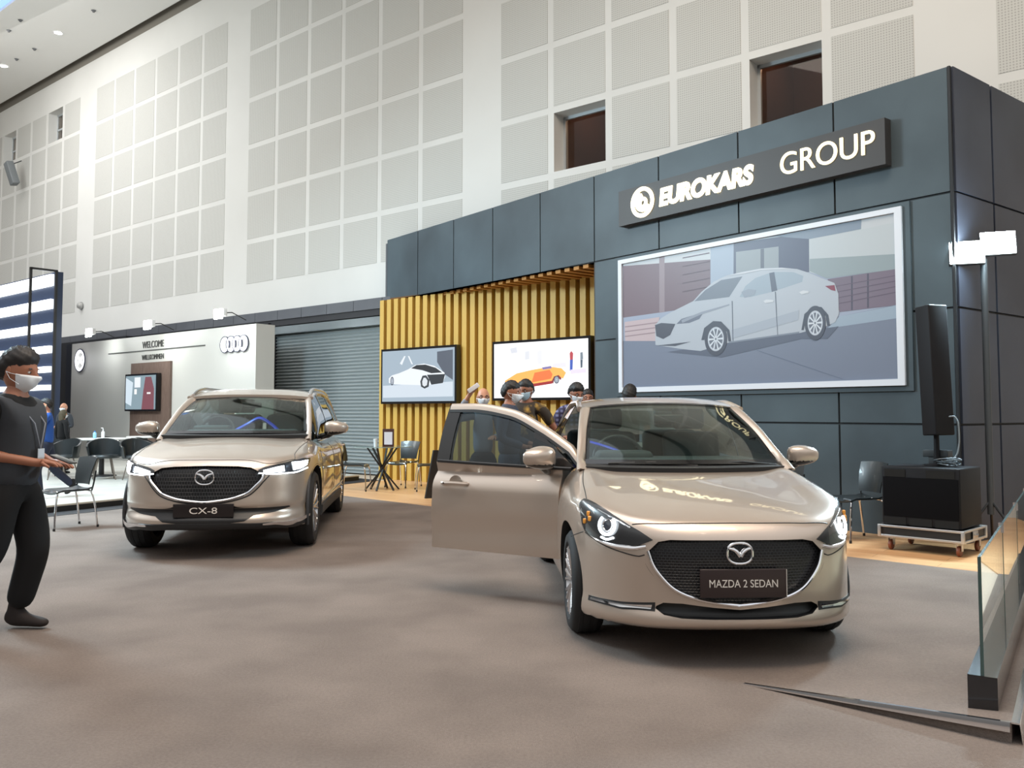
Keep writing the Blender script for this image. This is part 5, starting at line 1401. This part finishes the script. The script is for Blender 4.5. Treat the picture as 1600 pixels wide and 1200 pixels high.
for k in range(4):
    m1.lathe([(.17, 0), (.17, .03), (.115, .03), (.115, 0), (.17, 0)], (k*.247-.37, 0, 0), n=36)
    m2.lathe([(.172, .004), (.190, .004), (.190, .036), (.172, .036), (.172, .004)], (k*.247-.37, 0, 0), n=36)
r_ = m1.build('ring_emblem', GLW, t, M=M0 @ Mw(-17.2, 10.99, 2.88)); m2.build('ring_outline', RIMD, r_)
m1 = MB(); m1.lathe([(.30, 0), (.30, .03), (.23, .03), (.23, 0), (.30, 0)], n=36)
for q in (35, 145): m1.tube([(.2*cos(radians(q)), .2*sin(radians(q)), .015), (-.2*cos(radians(q)), -.2*sin(radians(q)), .015)], .03, 6)
r_ = m1.build('round_emblem', GLW, t, M=M0 @ Mw(-24.85, 10.99, 2.80)); MB().lathe([(.302, .004), (.325, .004), (.325, .036), (.302, .036), (.302, .004)], n=36).build('emblem_outline', RIMD, r_)
for s_, z_ in ((-17.2, 2.88), (-24.85, 2.8)):
    l = bpy.data.lights.new('emblem_glow', 'POINT'); l.energy = 5; l.color = (.95, .96, 1); l.shadow_soft_size = .3
    q = bpy.data.objects.new('emblem_glow', l); COL.objects.link(q); q.location = wp(s_, 10.65, z_)
screen('video_screen', -21.85, -20.34, 1.42, 2.27, 10.82, 'small wall screen with a red figure on the wood panel', [((120, 70, 80), [(.55, 0), (.95, 0), (.95, .6), (.85, .95), (.66, .95), (.6, .55)]), ((200, 215, 225), [(0, .2), (.2, .1), (.25, .8), (0, .95)]), ((225, 230, 235), [(.3, .65), (.5, .65), (.5, .95), (.3, .95)]), ((245, 245, 245), [(.3, .45), (.38, .45), (.38, .6), (.3, .6)]), ((235, 235, 235), [(.72, .45), (.84, .45), (.84, .5), (.72, .5)])], .9, (130, 150, 160), .9)
for i, (s_, z_, lab) in enumerate([(-22.9, 3.42, 'glaring white wall spotlight, leftmost of three above the white wall'), (-19.85, 3.43, 'glaring white wall spotlight above the welcome lettering'), (-16.8, 3.47, 'glaring white wall spotlight above the linked ring emblem')]):
    t = empty('wall_spotlight', wp(s_, 10.35, z_), radians(-39.7), lab, 'spotlight')
    MB().tube([(0, .65, -.08), (0, .3, .06), (0, .05, .03)], .012, 6).build('arm', BLACK, t)
    MB().box((0, .03, .03), (.34, .10, .16), bev=.02).build('lamp_housing', mat('housing_white', (220, 220, 220), .4), t)
    MB().box((0, -.035, .0), (.32, .03, .22), bev=.012).build('led_panel', mat('spot_led', (1, 1, 1), emit=(.95, 1, .97), estr=30), t)
    l = bpy.data.lights.new('wall_spot', 'AREA'); l.size = .3; l.energy = 9; l.color = (.95, 1, .98)
    q = bpy.data.objects.new('wall_spot', l); COL.objects.link(q); q.parent = t; q.location = (0, -.06, -.12); q.rotation_euler = (radians(25), 0, 0)
# striped light wall with black frame
t = empty('light_wall', wp(-25, 9.1, PLZ), 0, 'dark wall with bright white horizontal light bands at far left', 'light wall')
M0 = Matrix.Translation(-wp(-25, 9.1, PLZ))
NAVY = mat('navy_panel', (38, 52, 78), .4)
mb = MB(); wbox(mb, -34, -21.86, 9.05, 9.2, PLZ, 4.76); mb.build('backing', NAVY, t, smooth=False, M=M0)
BAND = mat('band_white', (1, 1, 1), emit=(.90, .95, 1), estr=2.2)
for z0, z1 in ((4.43, 4.71), (3.87, 4.10), (3.31, 3.51), (2.79, 2.96), (2.32, 2.46), (1.89, 2.01), (1.45, 1.55), (1.05, 1.13)):
    mb = MB(); wbox(mb, -34, -22.02, 8.98, 9.05, z0, z1); mb.build('light_band', BAND, t, smooth=False, M=M0)
mb = MB()
for d_ in (8.42, 9.0): wbox(mb, -21.86, -21.80, d_, d_+.05, PLZ, 4.78)
wbox(mb, -21.86, -21.80, 8.42, 9.05, 4.74, 4.79); wbox(mb, -21.86, -21.80, 8.42, 9.05, PLZ, PLZ+.06)
mb.build('side_frame', BLACK, t, smooth=False, M=M0)
mb = MB(); wbox(mb, -27.2, -25.5, 11.6, 12.1, 0, 3.4); o = mb.build('dark_partition', mat('partition_navy', (22, 27, 40), .5), smooth=False); tag(o, 'tall dark partition between the light bands and the white wall', 'partition')
# tables and tub chairs on the pale floor
def tub(label, loc, rz, group=None):
    t = empty('tub_chair', loc, rz, label, 'chair', group)
    G = []
    for v in np.linspace(0, 1, 6):
        r = .26+.04*v; c = []
        for a in np.linspace(radians(-15), radians(195), 21):
            hgt = .42+(.20+.14*max(0, sin(a)))*v
            c.append((r*cos(a)*1.08, r*sin(a)*.95-.02, hgt))
        G.append(c)
    G = np.array(G); H = G.copy(); H[:, :, 0] *= .9; H[:, :, 1] *= .9
    MB().slab(G, H).build('shell', CHB, t)
    MB().lathe([(0, .40), (.25, .40), (.27, .43), (.25, .46), (0, .465)], n=24).build('seat', CHB, t)
    for a in (45, 135, 225, 315):
        a = radians(a); MB().tube([(.15*cos(a), .15*sin(a), .41), (.26*cos(a), .26*sin(a), 0)], .011, 6).build('leg', mat('leg_wood', (120, 112, 104), .4, .5), t)
    return t
TC = Vector((-8.05, 17.1, PLZ))
t = empty('round_table', TC, 0, 'round white table ringed by black tub chairs in front of the white wall', 'table')
MB().lathe([(0, .71), (.52, .71), (.53, .725), (.52, .74), (0, .74)], n=40).build('table_top', mat('table_white', (225, 225, 222), .3), t)
MB().lathe([(0, 0), (.28, 0), (.27, .02), (.05, .03), (.045, .71), (0, .71)], n=28).build('pedestal', BLACK, t)
ct = tub('black tub chair at the round white table, nearest the man in blue', (TC.x-.82, TC.y-.30, PLZ), radians(60))
for i, (dx, dy, lab) in enumerate([(-.28, -.90, 'black tub chair on the near side of the round white table'), (.46, -.86, 'black tub chair right of the middle one at the round white table'), (1.13, -1.0, 'black tub chair closest to the tall car, legs showing'), (.92, .05, 'black tub chair behind the others at the wood panel'), (-.35, .82, 'black tub chair on the far side of the round white table')]):
    copy_tree(ct, (TC.x+dx, TC.y+dy, PLZ), atan2(-dx, dy)+pi if False else math.atan2(dx, -dy)+0, lab)
t = empty('round_table', (-7.78, 18.5, PLZ), 0, 'second white table half hidden behind the mirror of the tall car', 'table')
MB().lathe([(0, .71), (.38, .71), (.39, .725), (.38, .74), (0, .74)], n=32).build('table_top', mat('table_white', (225, 225, 222), .3), t)
MB().lathe([(0, 0), (.24, 0), (.23, .02), (.04, .03), (.035, .71), (0, .71)], n=24).build('pedestal', BLACK, t)
t = empty('pump_bottle', (TC.x+.06, TC.y-.1, PLZ+.74), 0, 'tall white pump bottle on the round table', 'bottle')
MB().lathe([(0, 0), (.03, 0), (.032, .12), (.012, .14), (.012, .17), (0, .17)], n=16).build('bottle_body', mat('bottle_white', (225, 228, 230), .4), t)
MB().tube([(0, 0, .17), (0, 0, .20), (-.04, 0, .20)], .007, 6).build('pump', mat('pump_white', (235, 235, 235), .4), t)
t = empty('drink_bottle', (TC.x-.10, TC.y-.1, PLZ+.74), 0, 'short pale blue bottle left of the pump bottle', 'bottle')
MB().lathe([(0, 0), (.032, 0), (.034, .10), (.014, .125), (0, .125)], n=16).build('bottle_body', mat('bottle_blue', (140, 190, 220), .3), t)
MB().lathe([(.016, .125), (.016, .145), (0, .145)], n=12).build('cap', mat('cap_blue', (60, 120, 180), .4), t)
# skylight blue patch already built with the ceiling

# ================================================================ PEOPLE
def skin_mesh(V, E_, R, sub=2):
    me = bpy.data.meshes.new('sk'); me.from_pydata([tuple(v) for v in V], E_, [])
    o = bpy.data.objects.new('sk', me); COL.objects.link(o)
    m = o.modifiers.new('s', 'SKIN'); m.use_smooth_shade = True
    sv = me.skin_vertices[0].data
    for i, r in enumerate(R):
        sv[i].radius = r if hasattr(r, '__len__') else (r, r)
        sv[i].use_root = (i == 0)
    s = o.modifiers.new('ss', 'SUBSURF'); s.levels = sub; s.render_levels = sub
    bpy.context.view_layer.update()
    r_ = bpy.data.meshes.new_from_object(o.evaluated_get(bpy.context.evaluated_depsgraph_get()))
    bpy.data.objects.remove(o); bpy.data.meshes.remove(me)
    vs = [v.co[:] for v in r_.vertices]; fs = [tuple(p.vertices) for p in r_.polygons]; bpy.data.meshes.remove(r_)
    return vs, fs
def head_points(nu=44, nv=30):
    """unit head facing -y, origin at head centre; returns grid (nv,nu,3), metres for a .235 m tall head"""
    G = np.zeros((nv, nu, 3))
    for i, ph in enumerate(np.linspace(0, pi, nv)):
        for j, th in enumerate(np.linspace(0, 2*pi, nu, endpoint=False)):
            x = sin(ph)*sin(th); y = -sin(ph)*cos(th); z = cos(ph)
            X = .074*x; Y = .096*y; Zz = .118*z
            f = max(0, -y)                      # front weight
            if z < 0:
                X *= 1-.30*(-z)**1.3; Y *= 1-.12*(-z) if y < 0 else 1-.35*(-z)
                Y -= .012*f*(-z)                # chin
            nose = math.exp(-(x/.16)**2)*math.exp(-((z+.12)/.20)**2)*f; Y -= .026*nose*(1+(-z+.1)*.8)
            Y += .010*math.exp(-((abs(x)-.36)/.15)**2)*math.exp(-((z-.06)/.10)**2)*f       # eye sockets
            Y -= .005*math.exp(-((z-.22)/.09)**2)*f                                        # brow
            Y -= .006*math.exp(-(x/.28)**2)*math.exp(-((z+.50)/.07)**2)*f; Y += .004*math.exp(-(x/.22)**2)*math.exp(-((z+.44)/.03)**2)*f
            G[i, j] = (X, Y, Zz)
    return G
HG = head_points()
def person(label, loc, rz, J={}, h=1.70, skin=SKIN, shirt=None, shirt_m2=None, trousers=None, shoes=None, hair='short', hairm=HAIR, maskm=MASKW, sleeves='short', head=(0, 0, 0), vest=None, glasses=False, lod=1, build=1., lanyard=False, cloth_len=.0, leg_w=1., hs=1.):
    P = dict(pelvis=(0, .0, .93), waist=(0, .0, 1.06), chest=(0, -.01, 1.27), neckb=(0, .01, 1.42), neck=(0, -.005, 1.49), headc=(0, -.02, 1.585),
             sl=(-.175, .01, 1.385), sr=(.175, .01, 1.385), el=(-.235, .03, 1.11), er=(.235, .03, 1.11), wl=(-.25, -.05, .87), wr=(.25, -.05, .87),
             hl=(-.09, 0, .89), hr=(.09, 0, .89), kl=(-.10, -.02, .49), kr=(.10, -.02, .49), al=(-.105, .03, .09), ar=(.105, .03, .09), tl=(-.12, -.15, .03), tr=(.12, -.15, .03),
             hdl=(0, -.3, -1), hdr=(0, -.3, -1))
    P.update(J); k = h/1.70
    g = {n: Vector(v) for n, v in P.items()}
    root = empty('person', loc, rz, label, 'person'); root.scale = (k, k, k)
    V = []; E_ = []; R = []
    def a(v, r, par=None):
        V.append(tuple(v)); R.append(r)
        if par is not None: E_.append((par, len(V)-1))
        return len(V)-1
    b = build
    i_p = a(g['pelvis'], .055); i_w = a(g['waist'], .065, i_p); i_c = a(g['chest'], .092*b, i_w); i_n = a(g['neckb'], .062, i_c); i_k = a(g['neck'], .052, i_n); a(g['headc'], .055, i_k)
    for s in 'lr':
        sh = a(g['s'+s], .055, i_n); el = a(g['e'+s], .040, sh); wr = a(g['w'+s], .027, el)
        d = Vector(g['hd'+s]).normalized(); sd = 1 if s == 'l' else -1
        side_ = d.cross(Vector((0, 0, 1)) if abs(d.z) < .8 else Vector((0, 1, 0))).normalized()
        up = side_.cross(d)
        pm = a(g['w'+s]+d*.055, (.032, .016), wr)
        if lod:
            for q, (o_, ln) in enumerate(((-.027, .062), (-.009, .072), (.009, .066), (.027, .052))):
                b0 = g['w'+s]+d*.085+side_*o_; c1 = b0+d*ln*.5-up*.008; c2 = b0+d*ln*.85-up*.026
                v0 = a(b0, .0095, pm); v1 = a(c1, .0085, v0); a(c2, .0075, v1)
            tb = g['w'+s]+d*.035+side_*(-.030*sd)*-1; v0 = a(tb, .0105, pm); v1 = a(tb+d*.03+side_*(.018*sd)-up*.012, .0095, v0); a(tb+d*.055+side_*(.018*sd)-up*.028, .008, v1)
        hp = a(g['h'+s], .050, i_p); kn = a(g['k'+s], .055, hp); an = a(g['a'+s], .030, kn); a(g['t'+s], .018, an)
    vs, fs = skin_mesh(V, E_, R, 2 if lod else 1)
    body = MB().add(vs, fs)
    HM = Matrix.Translation(g['headc']+Vector((0, 0, .10*(hs-1)))) @ Matrix.Rotation(head[2], 4, 'Z') @ Matrix.Rotation(head[0], 4, 'X') @ Matrix.Rotation(head[1], 4, 'Y') @ Matrix.Scale(hs, 4)
    def hp_(p): return tuple(HM @ Vector(p))
    nv, nu = HG.shape[:2]
    hv = [hp_(HG[i, j]) for i in range(nv) for j in range(nu)]
    hf = [(i*nu+j, i*nu+(j+1) % nu, (i+1)*nu+(j+1) % nu, (i+1)*nu+j) for i in range(nv-1) for j in range(nu)]
    body.add(hv, hf)
    for sg in (-1, 1):   # ears
        e_ = MB(); bm_ = bmesh.new(); bmesh.ops.create_uvsphere(bm_, u_segments=12, v_segments=8, radius=1)
        body.add([hp_((sg*(.072+v.co.x*.008), .012+v.co.y*.018, .0+v.co.z*.032)) for v in bm_.verts], [[v.index for v in f.verts] for f in bm_.faces]); bm_.free()
    body.build('body', skin, root, angle=180)
    for sg in (-1, 1):
        ey = MB(); iris = MB()
        bm_ = bmesh.new(); bmesh.ops.create_uvsphere(bm_, u_segments=12, v_segments=8, radius=1)
        f_ = [[v.index for v in f.verts] for f in bm_.faces]
        ey.add([hp_((sg*.029+v.co.x*.012, -.0785+v.co.y*.010, .008+v.co.z*.007)) for v in bm_.verts], f_)
        iris.add([hp_((sg*.029+v.co.x*.005, -.088+v.co.y*.002, .008+v.co.z*.005)) for v in bm_.verts], f_)
        bm_.free()
        ob_ = ey.build('eye', mat('eye_white', (215, 210, 205), .3), root); iris.build('iris', mat('iris_dark', (.02, .014, .01), .4), ob_)
        MB().tube([hp_((sg*(.029+q_), -.089+abs(q_)*.25, .030-abs(q_-.004)*.15)) for q_ in (-.016, -.006, .006, .017)], [.002, .004, .0038, .0018], 6).build('eyebrow', mat('iris_dark', (.02, .014, .01), .4), root)
    # hair
    if hair != 'bald':
        G = HG.copy(); S = []
        thick = {'short': .016, 'thick': .026, 'long': .022}[hair]
        for i in range(nv):
            for j in range(nu):
                p = G[i, j]; n = p/np.array([.074, .096, .118])**2; n /= np.linalg.norm(n)+1e-9
                zz = p[2]/.118; yy = p[1]/.096
                hl = .30+.30*max(0, -yy)-1.0*max(0, yy)+.10*(yy < .15 and yy > -.35)      # hairline: high at front, low at back
                if hair == 'long': hl = .42 if yy < -.2 else -1.2
                t_ = 1/(1+math.exp(-(zz-hl)*14))
                S.append(hp_(p+n*(thick*t_-.006*(1-t_))+n*t_*.004*(math.sin(j*2.3+i*1.1)+math.sin(j*.9-i*2.1))))
        MB().add(S, hf).build('hair', hairm, root, angle=180)
        if hair == 'long':
            gg = []
            for z in np.linspace(.02, -.26, 8):
                w = .085*(1-abs(z+.1)*.9); gg.append([hp_((w*sin(a_), .035+.07*cos(a_)*(1 if z > -.1 else .8)+.01, z)) for a_ in np.linspace(-1.7, 1.7, 15)])
            gg = np.array(gg); MB().slab(gg, gg+[0, 0, .004]).build('hair_length', hairm, root, angle=180)
    else:
        pass
    if maskm:
        gg = []
        for i in range(15, nv-3):
            row_ = []
            for j in list(range(nu-9, nu))+list(range(0, 10)):
                p = HG[i, j]; jj = j-nu if j > nu/2 else j
                c_ = max(0, 1-(jj/9.)**2); row_.append(hp_((p[0]*1.03, p[1]-.006-.018*c_*math.exp(-((i-19)/4.)**2), p[2])))
            gg.append(row_)
        gg = np.array(gg); MB().slab(gg, gg+[0, .001, 0]).build('face_mask', maskm, root, angle=180)
        mm = MB()
        for sg in (-1, 1):
            for z in (-.012, -.06): mm.tube([hp_((sg*.066, -.055, z)), hp_((sg*.080, -.01, z*.6)), hp_((sg*.082, .018, .0))], .0016, 5)
        mm.build('mask_strap', maskm, root)
    if glasses:
        mm = MB()
        for sg in (-1, 1):
            mm.tube([hp_((sg*.031+.024*cos(q), -.098, .008+.017*sin(q))) for q in np.linspace(0, 2*pi, 20, endpoint=False)], .0022, 5, closed=True); mm.tube([hp_((sg*.055, -.096, .012)), hp_((sg*.076, .0, .012))], .002, 5)
        mm.tube([hp_((-.008, -.10, .012)), hp_((.008, -.10, .012))], .002, 5); mm.build('glasses', BLACK, root)
    # trousers
    def cloth(keys, name, m, sub=2, parent=root):
        V2 = []; E2 = []; R2 = []; ids = {}
        for key, r, par in keys:
            v = g[key] if isinstance(key, str) else Vector(key[1]); nm = key if isinstance(key, str) else key[0]
            V2.append(tuple(v)); R2.append(r); ids[nm] = len(V2)-1
            if par: E2.append((ids[par], len(V2)-1))
        vs_, fs_ = skin_mesh(V2, E2, R2, sub)
        return MB().add(vs_, fs_).build(name, m, parent, angle=180)
    if trousers:
        ks = [('pelvis', .138*b, None), (('belt', tuple(g['waist']-Vector((0, 0, .03)))), .116*b, 'pelvis')]
        for s in 'lr':
            low = g['a'+s]+(g['k'+s]-g['a'+s])*cloth_len+Vector((0, 0, -.02))
            ks += [('h'+s, .118*b, 'pelvis'), ('k'+s, .078*b*leg_w, 'h'+s), (('c'+s, tuple(low)), .064*b*leg_w, 'k'+s)]
        cloth(ks, 'trousers', trousers)
    if shoes:
        for s in 'lr':
            A = g['a'+s]; T_ = g['t'+s]; dx = (T_-A); dx.z = 0; dx.normalize()
            heel = A-dx*.05; heel.z = max(.032, A.z-.055)
            V2 = [tuple(A+Vector((0, 0, .10))), tuple(Vector((A.x, A.y, heel.z+.022))), tuple(heel), tuple(Vector((T_.x, T_.y, T_.z+.012))-dx*.03), tuple(Vector((T_.x, T_.y, T_.z+.004))+dx*.035)]
            vs_, fs_ = skin_mesh(V2, [(0, 1), (1, 2), (1, 3), (3, 4)], [.042, .044, (.040, .035), (.046, .034), (.036, .024)], 2)
            MB().add(vs_, fs_).build('shoe', shoes, root, angle=180)
    if shirt:
        ks = [(('hem', tuple(g['pelvis']+Vector((0, 0, -.03)))), .136*b, None), ('waist', .124*b, 'hem'), ('chest', .136*b, 'waist'), ('neckb', .082, 'chest'), (('col', tuple(g['neck']-Vector((0, -.004, .035)))), .060, 'neckb')]
        for s in 'lr':
            ks.append(('s'+s, .074, 'neckb'))
            if sleeves == 'short':
                m_ = g['s'+s]+(g['e'+s]-g['s'+s])*.72; ks.append((('m'+s, tuple(m_)), .060, 's'+s))
            else:
                ks.append(('e'+s, .053, 's'+s)); w_ = g['e'+s]+(g['w'+s]-g['e'+s])*.90; ks.append((('m'+s, tuple(w_)), .040, 'e'+s))
        cloth(ks, 'shirt' if not vest else 'shirt', shirt)
    if vest:
        ks = [(('hem', tuple(g['pelvis']+Vector((0, 0, -.10)))), .150*b, None), ('waist', .140*b, 'hem'), ('chest', .158*b, 'waist'), ('neckb', .096, 'chest'), ('sl', .084, 'neckb'), ('sr', .084, 'neckb')]
        cloth(ks, 'vest', vest)
    if lanyard:
        c = g['chest']; n_ = g['neckb']
        MB().tube([tuple(n_+Vector((-.07, -.03, .04))), tuple(c+Vector((-.05, -.150, .02))), tuple(c+Vector((0, -.158, -.14))), tuple(c+Vector((.05, -.150, .02))), tuple(n_+Vector((.07, -.03, .04)))], .005, 5).build('lanyard', mat('lanyard_grey', (120, 125, 135), .5), root)
        MB().box(tuple(c+Vector((0, -.162, -.18))), (.06, .004, .09)).build('badge_card', mat('badge_white', (190, 200, 210), .5), root)
    return root, g, k
DKN = mat('cloth_charcoal', (42, 44, 50), .9); DKB = mat('cloth_black', (14, 14, 16), .95); VEST = mat('vest_grey', (50, 53, 58), .9)
SUEDE = mat('shoe_brown', (38, 30, 28), .8)
# walking man at the left edge
w, g, k = person('man in black with a grey vest walking past at the left edge', (-3.10, 5.42, 0), radians(84), h=1.70,
    J=dict(chest=(0, -.02, 1.26), sl=(-.17, .02, 1.38), sr=(.17, .02, 1.38), el=(-.21, .10, 1.11), er=(.20, .06, 1.12), wl=(-.06, -.20, 1.04), wr=(.10, -.19, 1.03),
           hl=(-.09, 0, .89), hr=(.09, 0, .89), kl=(-.10, .06, .49), kr=(.09, -.10, .50), al=(-.10, .34, .20), ar=(.10, .03, .09), tl=(-.10, .24, .05), tr=(.10, -.16, .03),
           hdl=(.25, -1, .0), hdr=(-.1, -1, -.05)),
    shirt=DKB, trousers=DKB, shoes=SUEDE, vest=VEST, hair='thick', head=(radians(8), 0, 0), lanyard=True, build=1.12, cloth_len=.12, leg_w=1.12, hs=1.14)
ph = MB().box((0, 0, 0), (.075, .15, .010), bev=.004).build('smartphone', GBLACK); tag(ph, 'dark phone held flat in the hands of the walking man', 'phone')
hp = w.matrix_basis @ Matrix.Translation((.03, -.31, 1.058)); ph.matrix_world = Matrix.LocRotScale((hp.translation), Matrix.Rotation(radians(84), 3, 'Z') @ Matrix.Rotation(radians(20), 3, 'X'), None)
# group behind the open door
person('bald man in a grey jacket and white mask raising a paper behind the open door', (-.33, 9.9, 0), radians(8), h=1.62, skin=SKINL, hair='bald', glasses=True,
    J=dict(er=(.22, .02, 1.12), wr=(.10, -.2, 1.12), hdr=(-.4, -1, 0), el=(-.34, -.05, 1.33), wl=(-.19, -.16, 1.60), hdl=(.5, -.2, .8)),
    shirt=mat('jacket_grey', (132, 136, 146), .85), trousers=DKB, shoes=DKB, sleeves='long', head=(0, 0, 0), build=1.0)
pp = MB().box((0, 0, 0), (.14, .012, .05), bev=.003).build('paper_roll', mat('paper', (225, 222, 225), .7), None); tag(pp, 'small white folded paper held up by the bald man', 'paper')
pp.location = (-.43, 9.68, 1.62); pp.rotation_euler = (0, radians(-35), 0)
MB().box((0, 0, 0), (.12, .02, .36), bev=.01).build('tmp_remove', MASKW) if False else None
person('man in a dark suit and white mask in profile behind the open door', (-.03, 8.95, 0), radians(76), h=1.66, skin=SKIN, hair='short', shirt=mat('suit_navy', (48, 52, 66), .8), trousers=mat('suit_navy', (48, 52, 66), .8), shoes=DKB, sleeves='long',
    J=dict(wl=(-.16, -.22, 1.02), wr=(.14, -.22, 1.04), hdl=(.3, -1, 0), hdr=(-.3, -1, 0)), head=(radians(6), 0, 0))
BAT = noise_color(mat('batik_brown', (70, 52, 30), .8), (46, 36, 26), (176, 138, 60), 9, 3, pos=(.52, .70))
person('man in a brown patterned shirt and blue mask with hand on hip', (.16, 9.65, 0), radians(-12), h=1.70, skin=mat('skin_brown', (136, 84, 60), .55), hair='short', shirt=BAT, trousers=DKB, shoes=DKB, maskm=mat('mask_blue', (176, 200, 214), .8), glasses=True,
    J=dict(er=(.33, .06, 1.13), wr=(.20, -.03, .94), hdr=(-.7, -.3, -.2), el=(-.24, 0, 1.12)), head=(radians(8), 0, radians(-18)), build=1.14)
PLD = mat('plaid_shirt', (58, 56, 92), .85); n, l, b = nodes(PLD)
tcx = n.new('ShaderNodeTexCoord'); w1 = n.new('ShaderNodeTexWave'); w1.bands_direction = 'X'; w1.inputs['Scale'].default_value = 6; w2 = n.new('ShaderNodeTexWave'); w2.bands_direction = 'Z'; w2.inputs['Scale'].default_value = 6
l.new(tcx.outputs['Object'], w1.inputs[0]); l.new(tcx.outputs['Object'], w2.inputs[0]); ad = n.new('ShaderNodeMath'); ad.operation = 'MULTIPLY'; l.new(w1.outputs['Fac'], ad.inputs[0]); l.new(w2.outputs['Fac'], ad.inputs[1])
rp_ = n.new('ShaderNodeValToRGB'); rp_.color_ramp.elements[0].color = (*srgb((40, 34, 62)), 1); rp_.color_ramp.elements[1].color = (*srgb((120, 122, 160)), 1); l.new(ad.outputs[0], rp_.inputs[0]); l.new(rp_.outputs[0], b.inputs['Base Color'])
person('man in a blue plaid shirt and white mask looking down beside the sedan rear', (.74, 10.05, 0), radians(10), h=1.67, skin=SKIN, hair='thick', shirt=PLD, trousers=DKB, shoes=DKB, glasses=True, sleeves='long',
    J=dict(el=(-.30, .02, 1.13), wl=(-.16, -.20, 1.08), hdl=(.4, -1, 0)), head=(radians(14), 0, radians(12)), build=1.08)
person('person with short dark hair mostly hidden behind the plaid shirt man', (1.0, 11.5, 0), radians(0), h=1.64, skin=SKIN, hair='short', shirt=DKB, trousers=DKB, shoes=DKB, lod=0, maskm=None, glasses=True)
person('person behind the sedan roof with only the dark hair showing', (1.45, 10.7, 0), radians(160), h=1.67, skin=SKIN, hair='thick', shirt=DKB, trousers=DKB, shoes=DKB, lod=0)
# group on the neighbour stand
BLU = mat('shirt_blue', (28, 74, 148), .85)
person('man in a bright blue shirt and green mask raising his fist by the light bands', (-6.82, 12.75, PLZ), radians(-70), h=1.44, skin=SKINL, hair='short', shirt=BLU, trousers=mat('jeans_dark', (28, 34, 52), .9), shoes=DKB, maskm=mat('mask_green', (130, 206, 190), .8),
    J=dict(er=(.24, -.10, 1.16), wr=(.12, -.26, 1.34), hdr=(-.1, -.2, 1), el=(-.22, -.08, 1.12), wl=(-.12, -.24, 1.24), hdl=(0, -.3, 1), kl=(-.10, .10, .50), al=(-.10, .42, .22), tl=(-.10, .32, .06), kr=(.10, -.12, .50), ar=(.10, -.06, .09), tr=(.10, -.24, .03)))
person('bald man in dark clothes standing at the left end of the white wall', (-9.58, 18.6, PLZ), radians(-20), h=1.44, skin=SKINL, hair='bald', shirt=mat('cloth_slate', (52, 56, 62), .9), trousers=DKB, shoes=DKB, sleeves='long', lod=0, J=dict(wl=(-.05, -.22, 1.12), wr=(.08, -.2, 1.14)))
person('woman with long brown hair in black seen from behind near the bald man', (-9.15, 17.7, PLZ), radians(150), h=1.28, skin=SKINL, hair='long', hairm=mat('hair_brown', (74, 66, 48), .7), shirt=DKB, trousers=DKB, shoes=DKB, sleeves='long', lod=0)
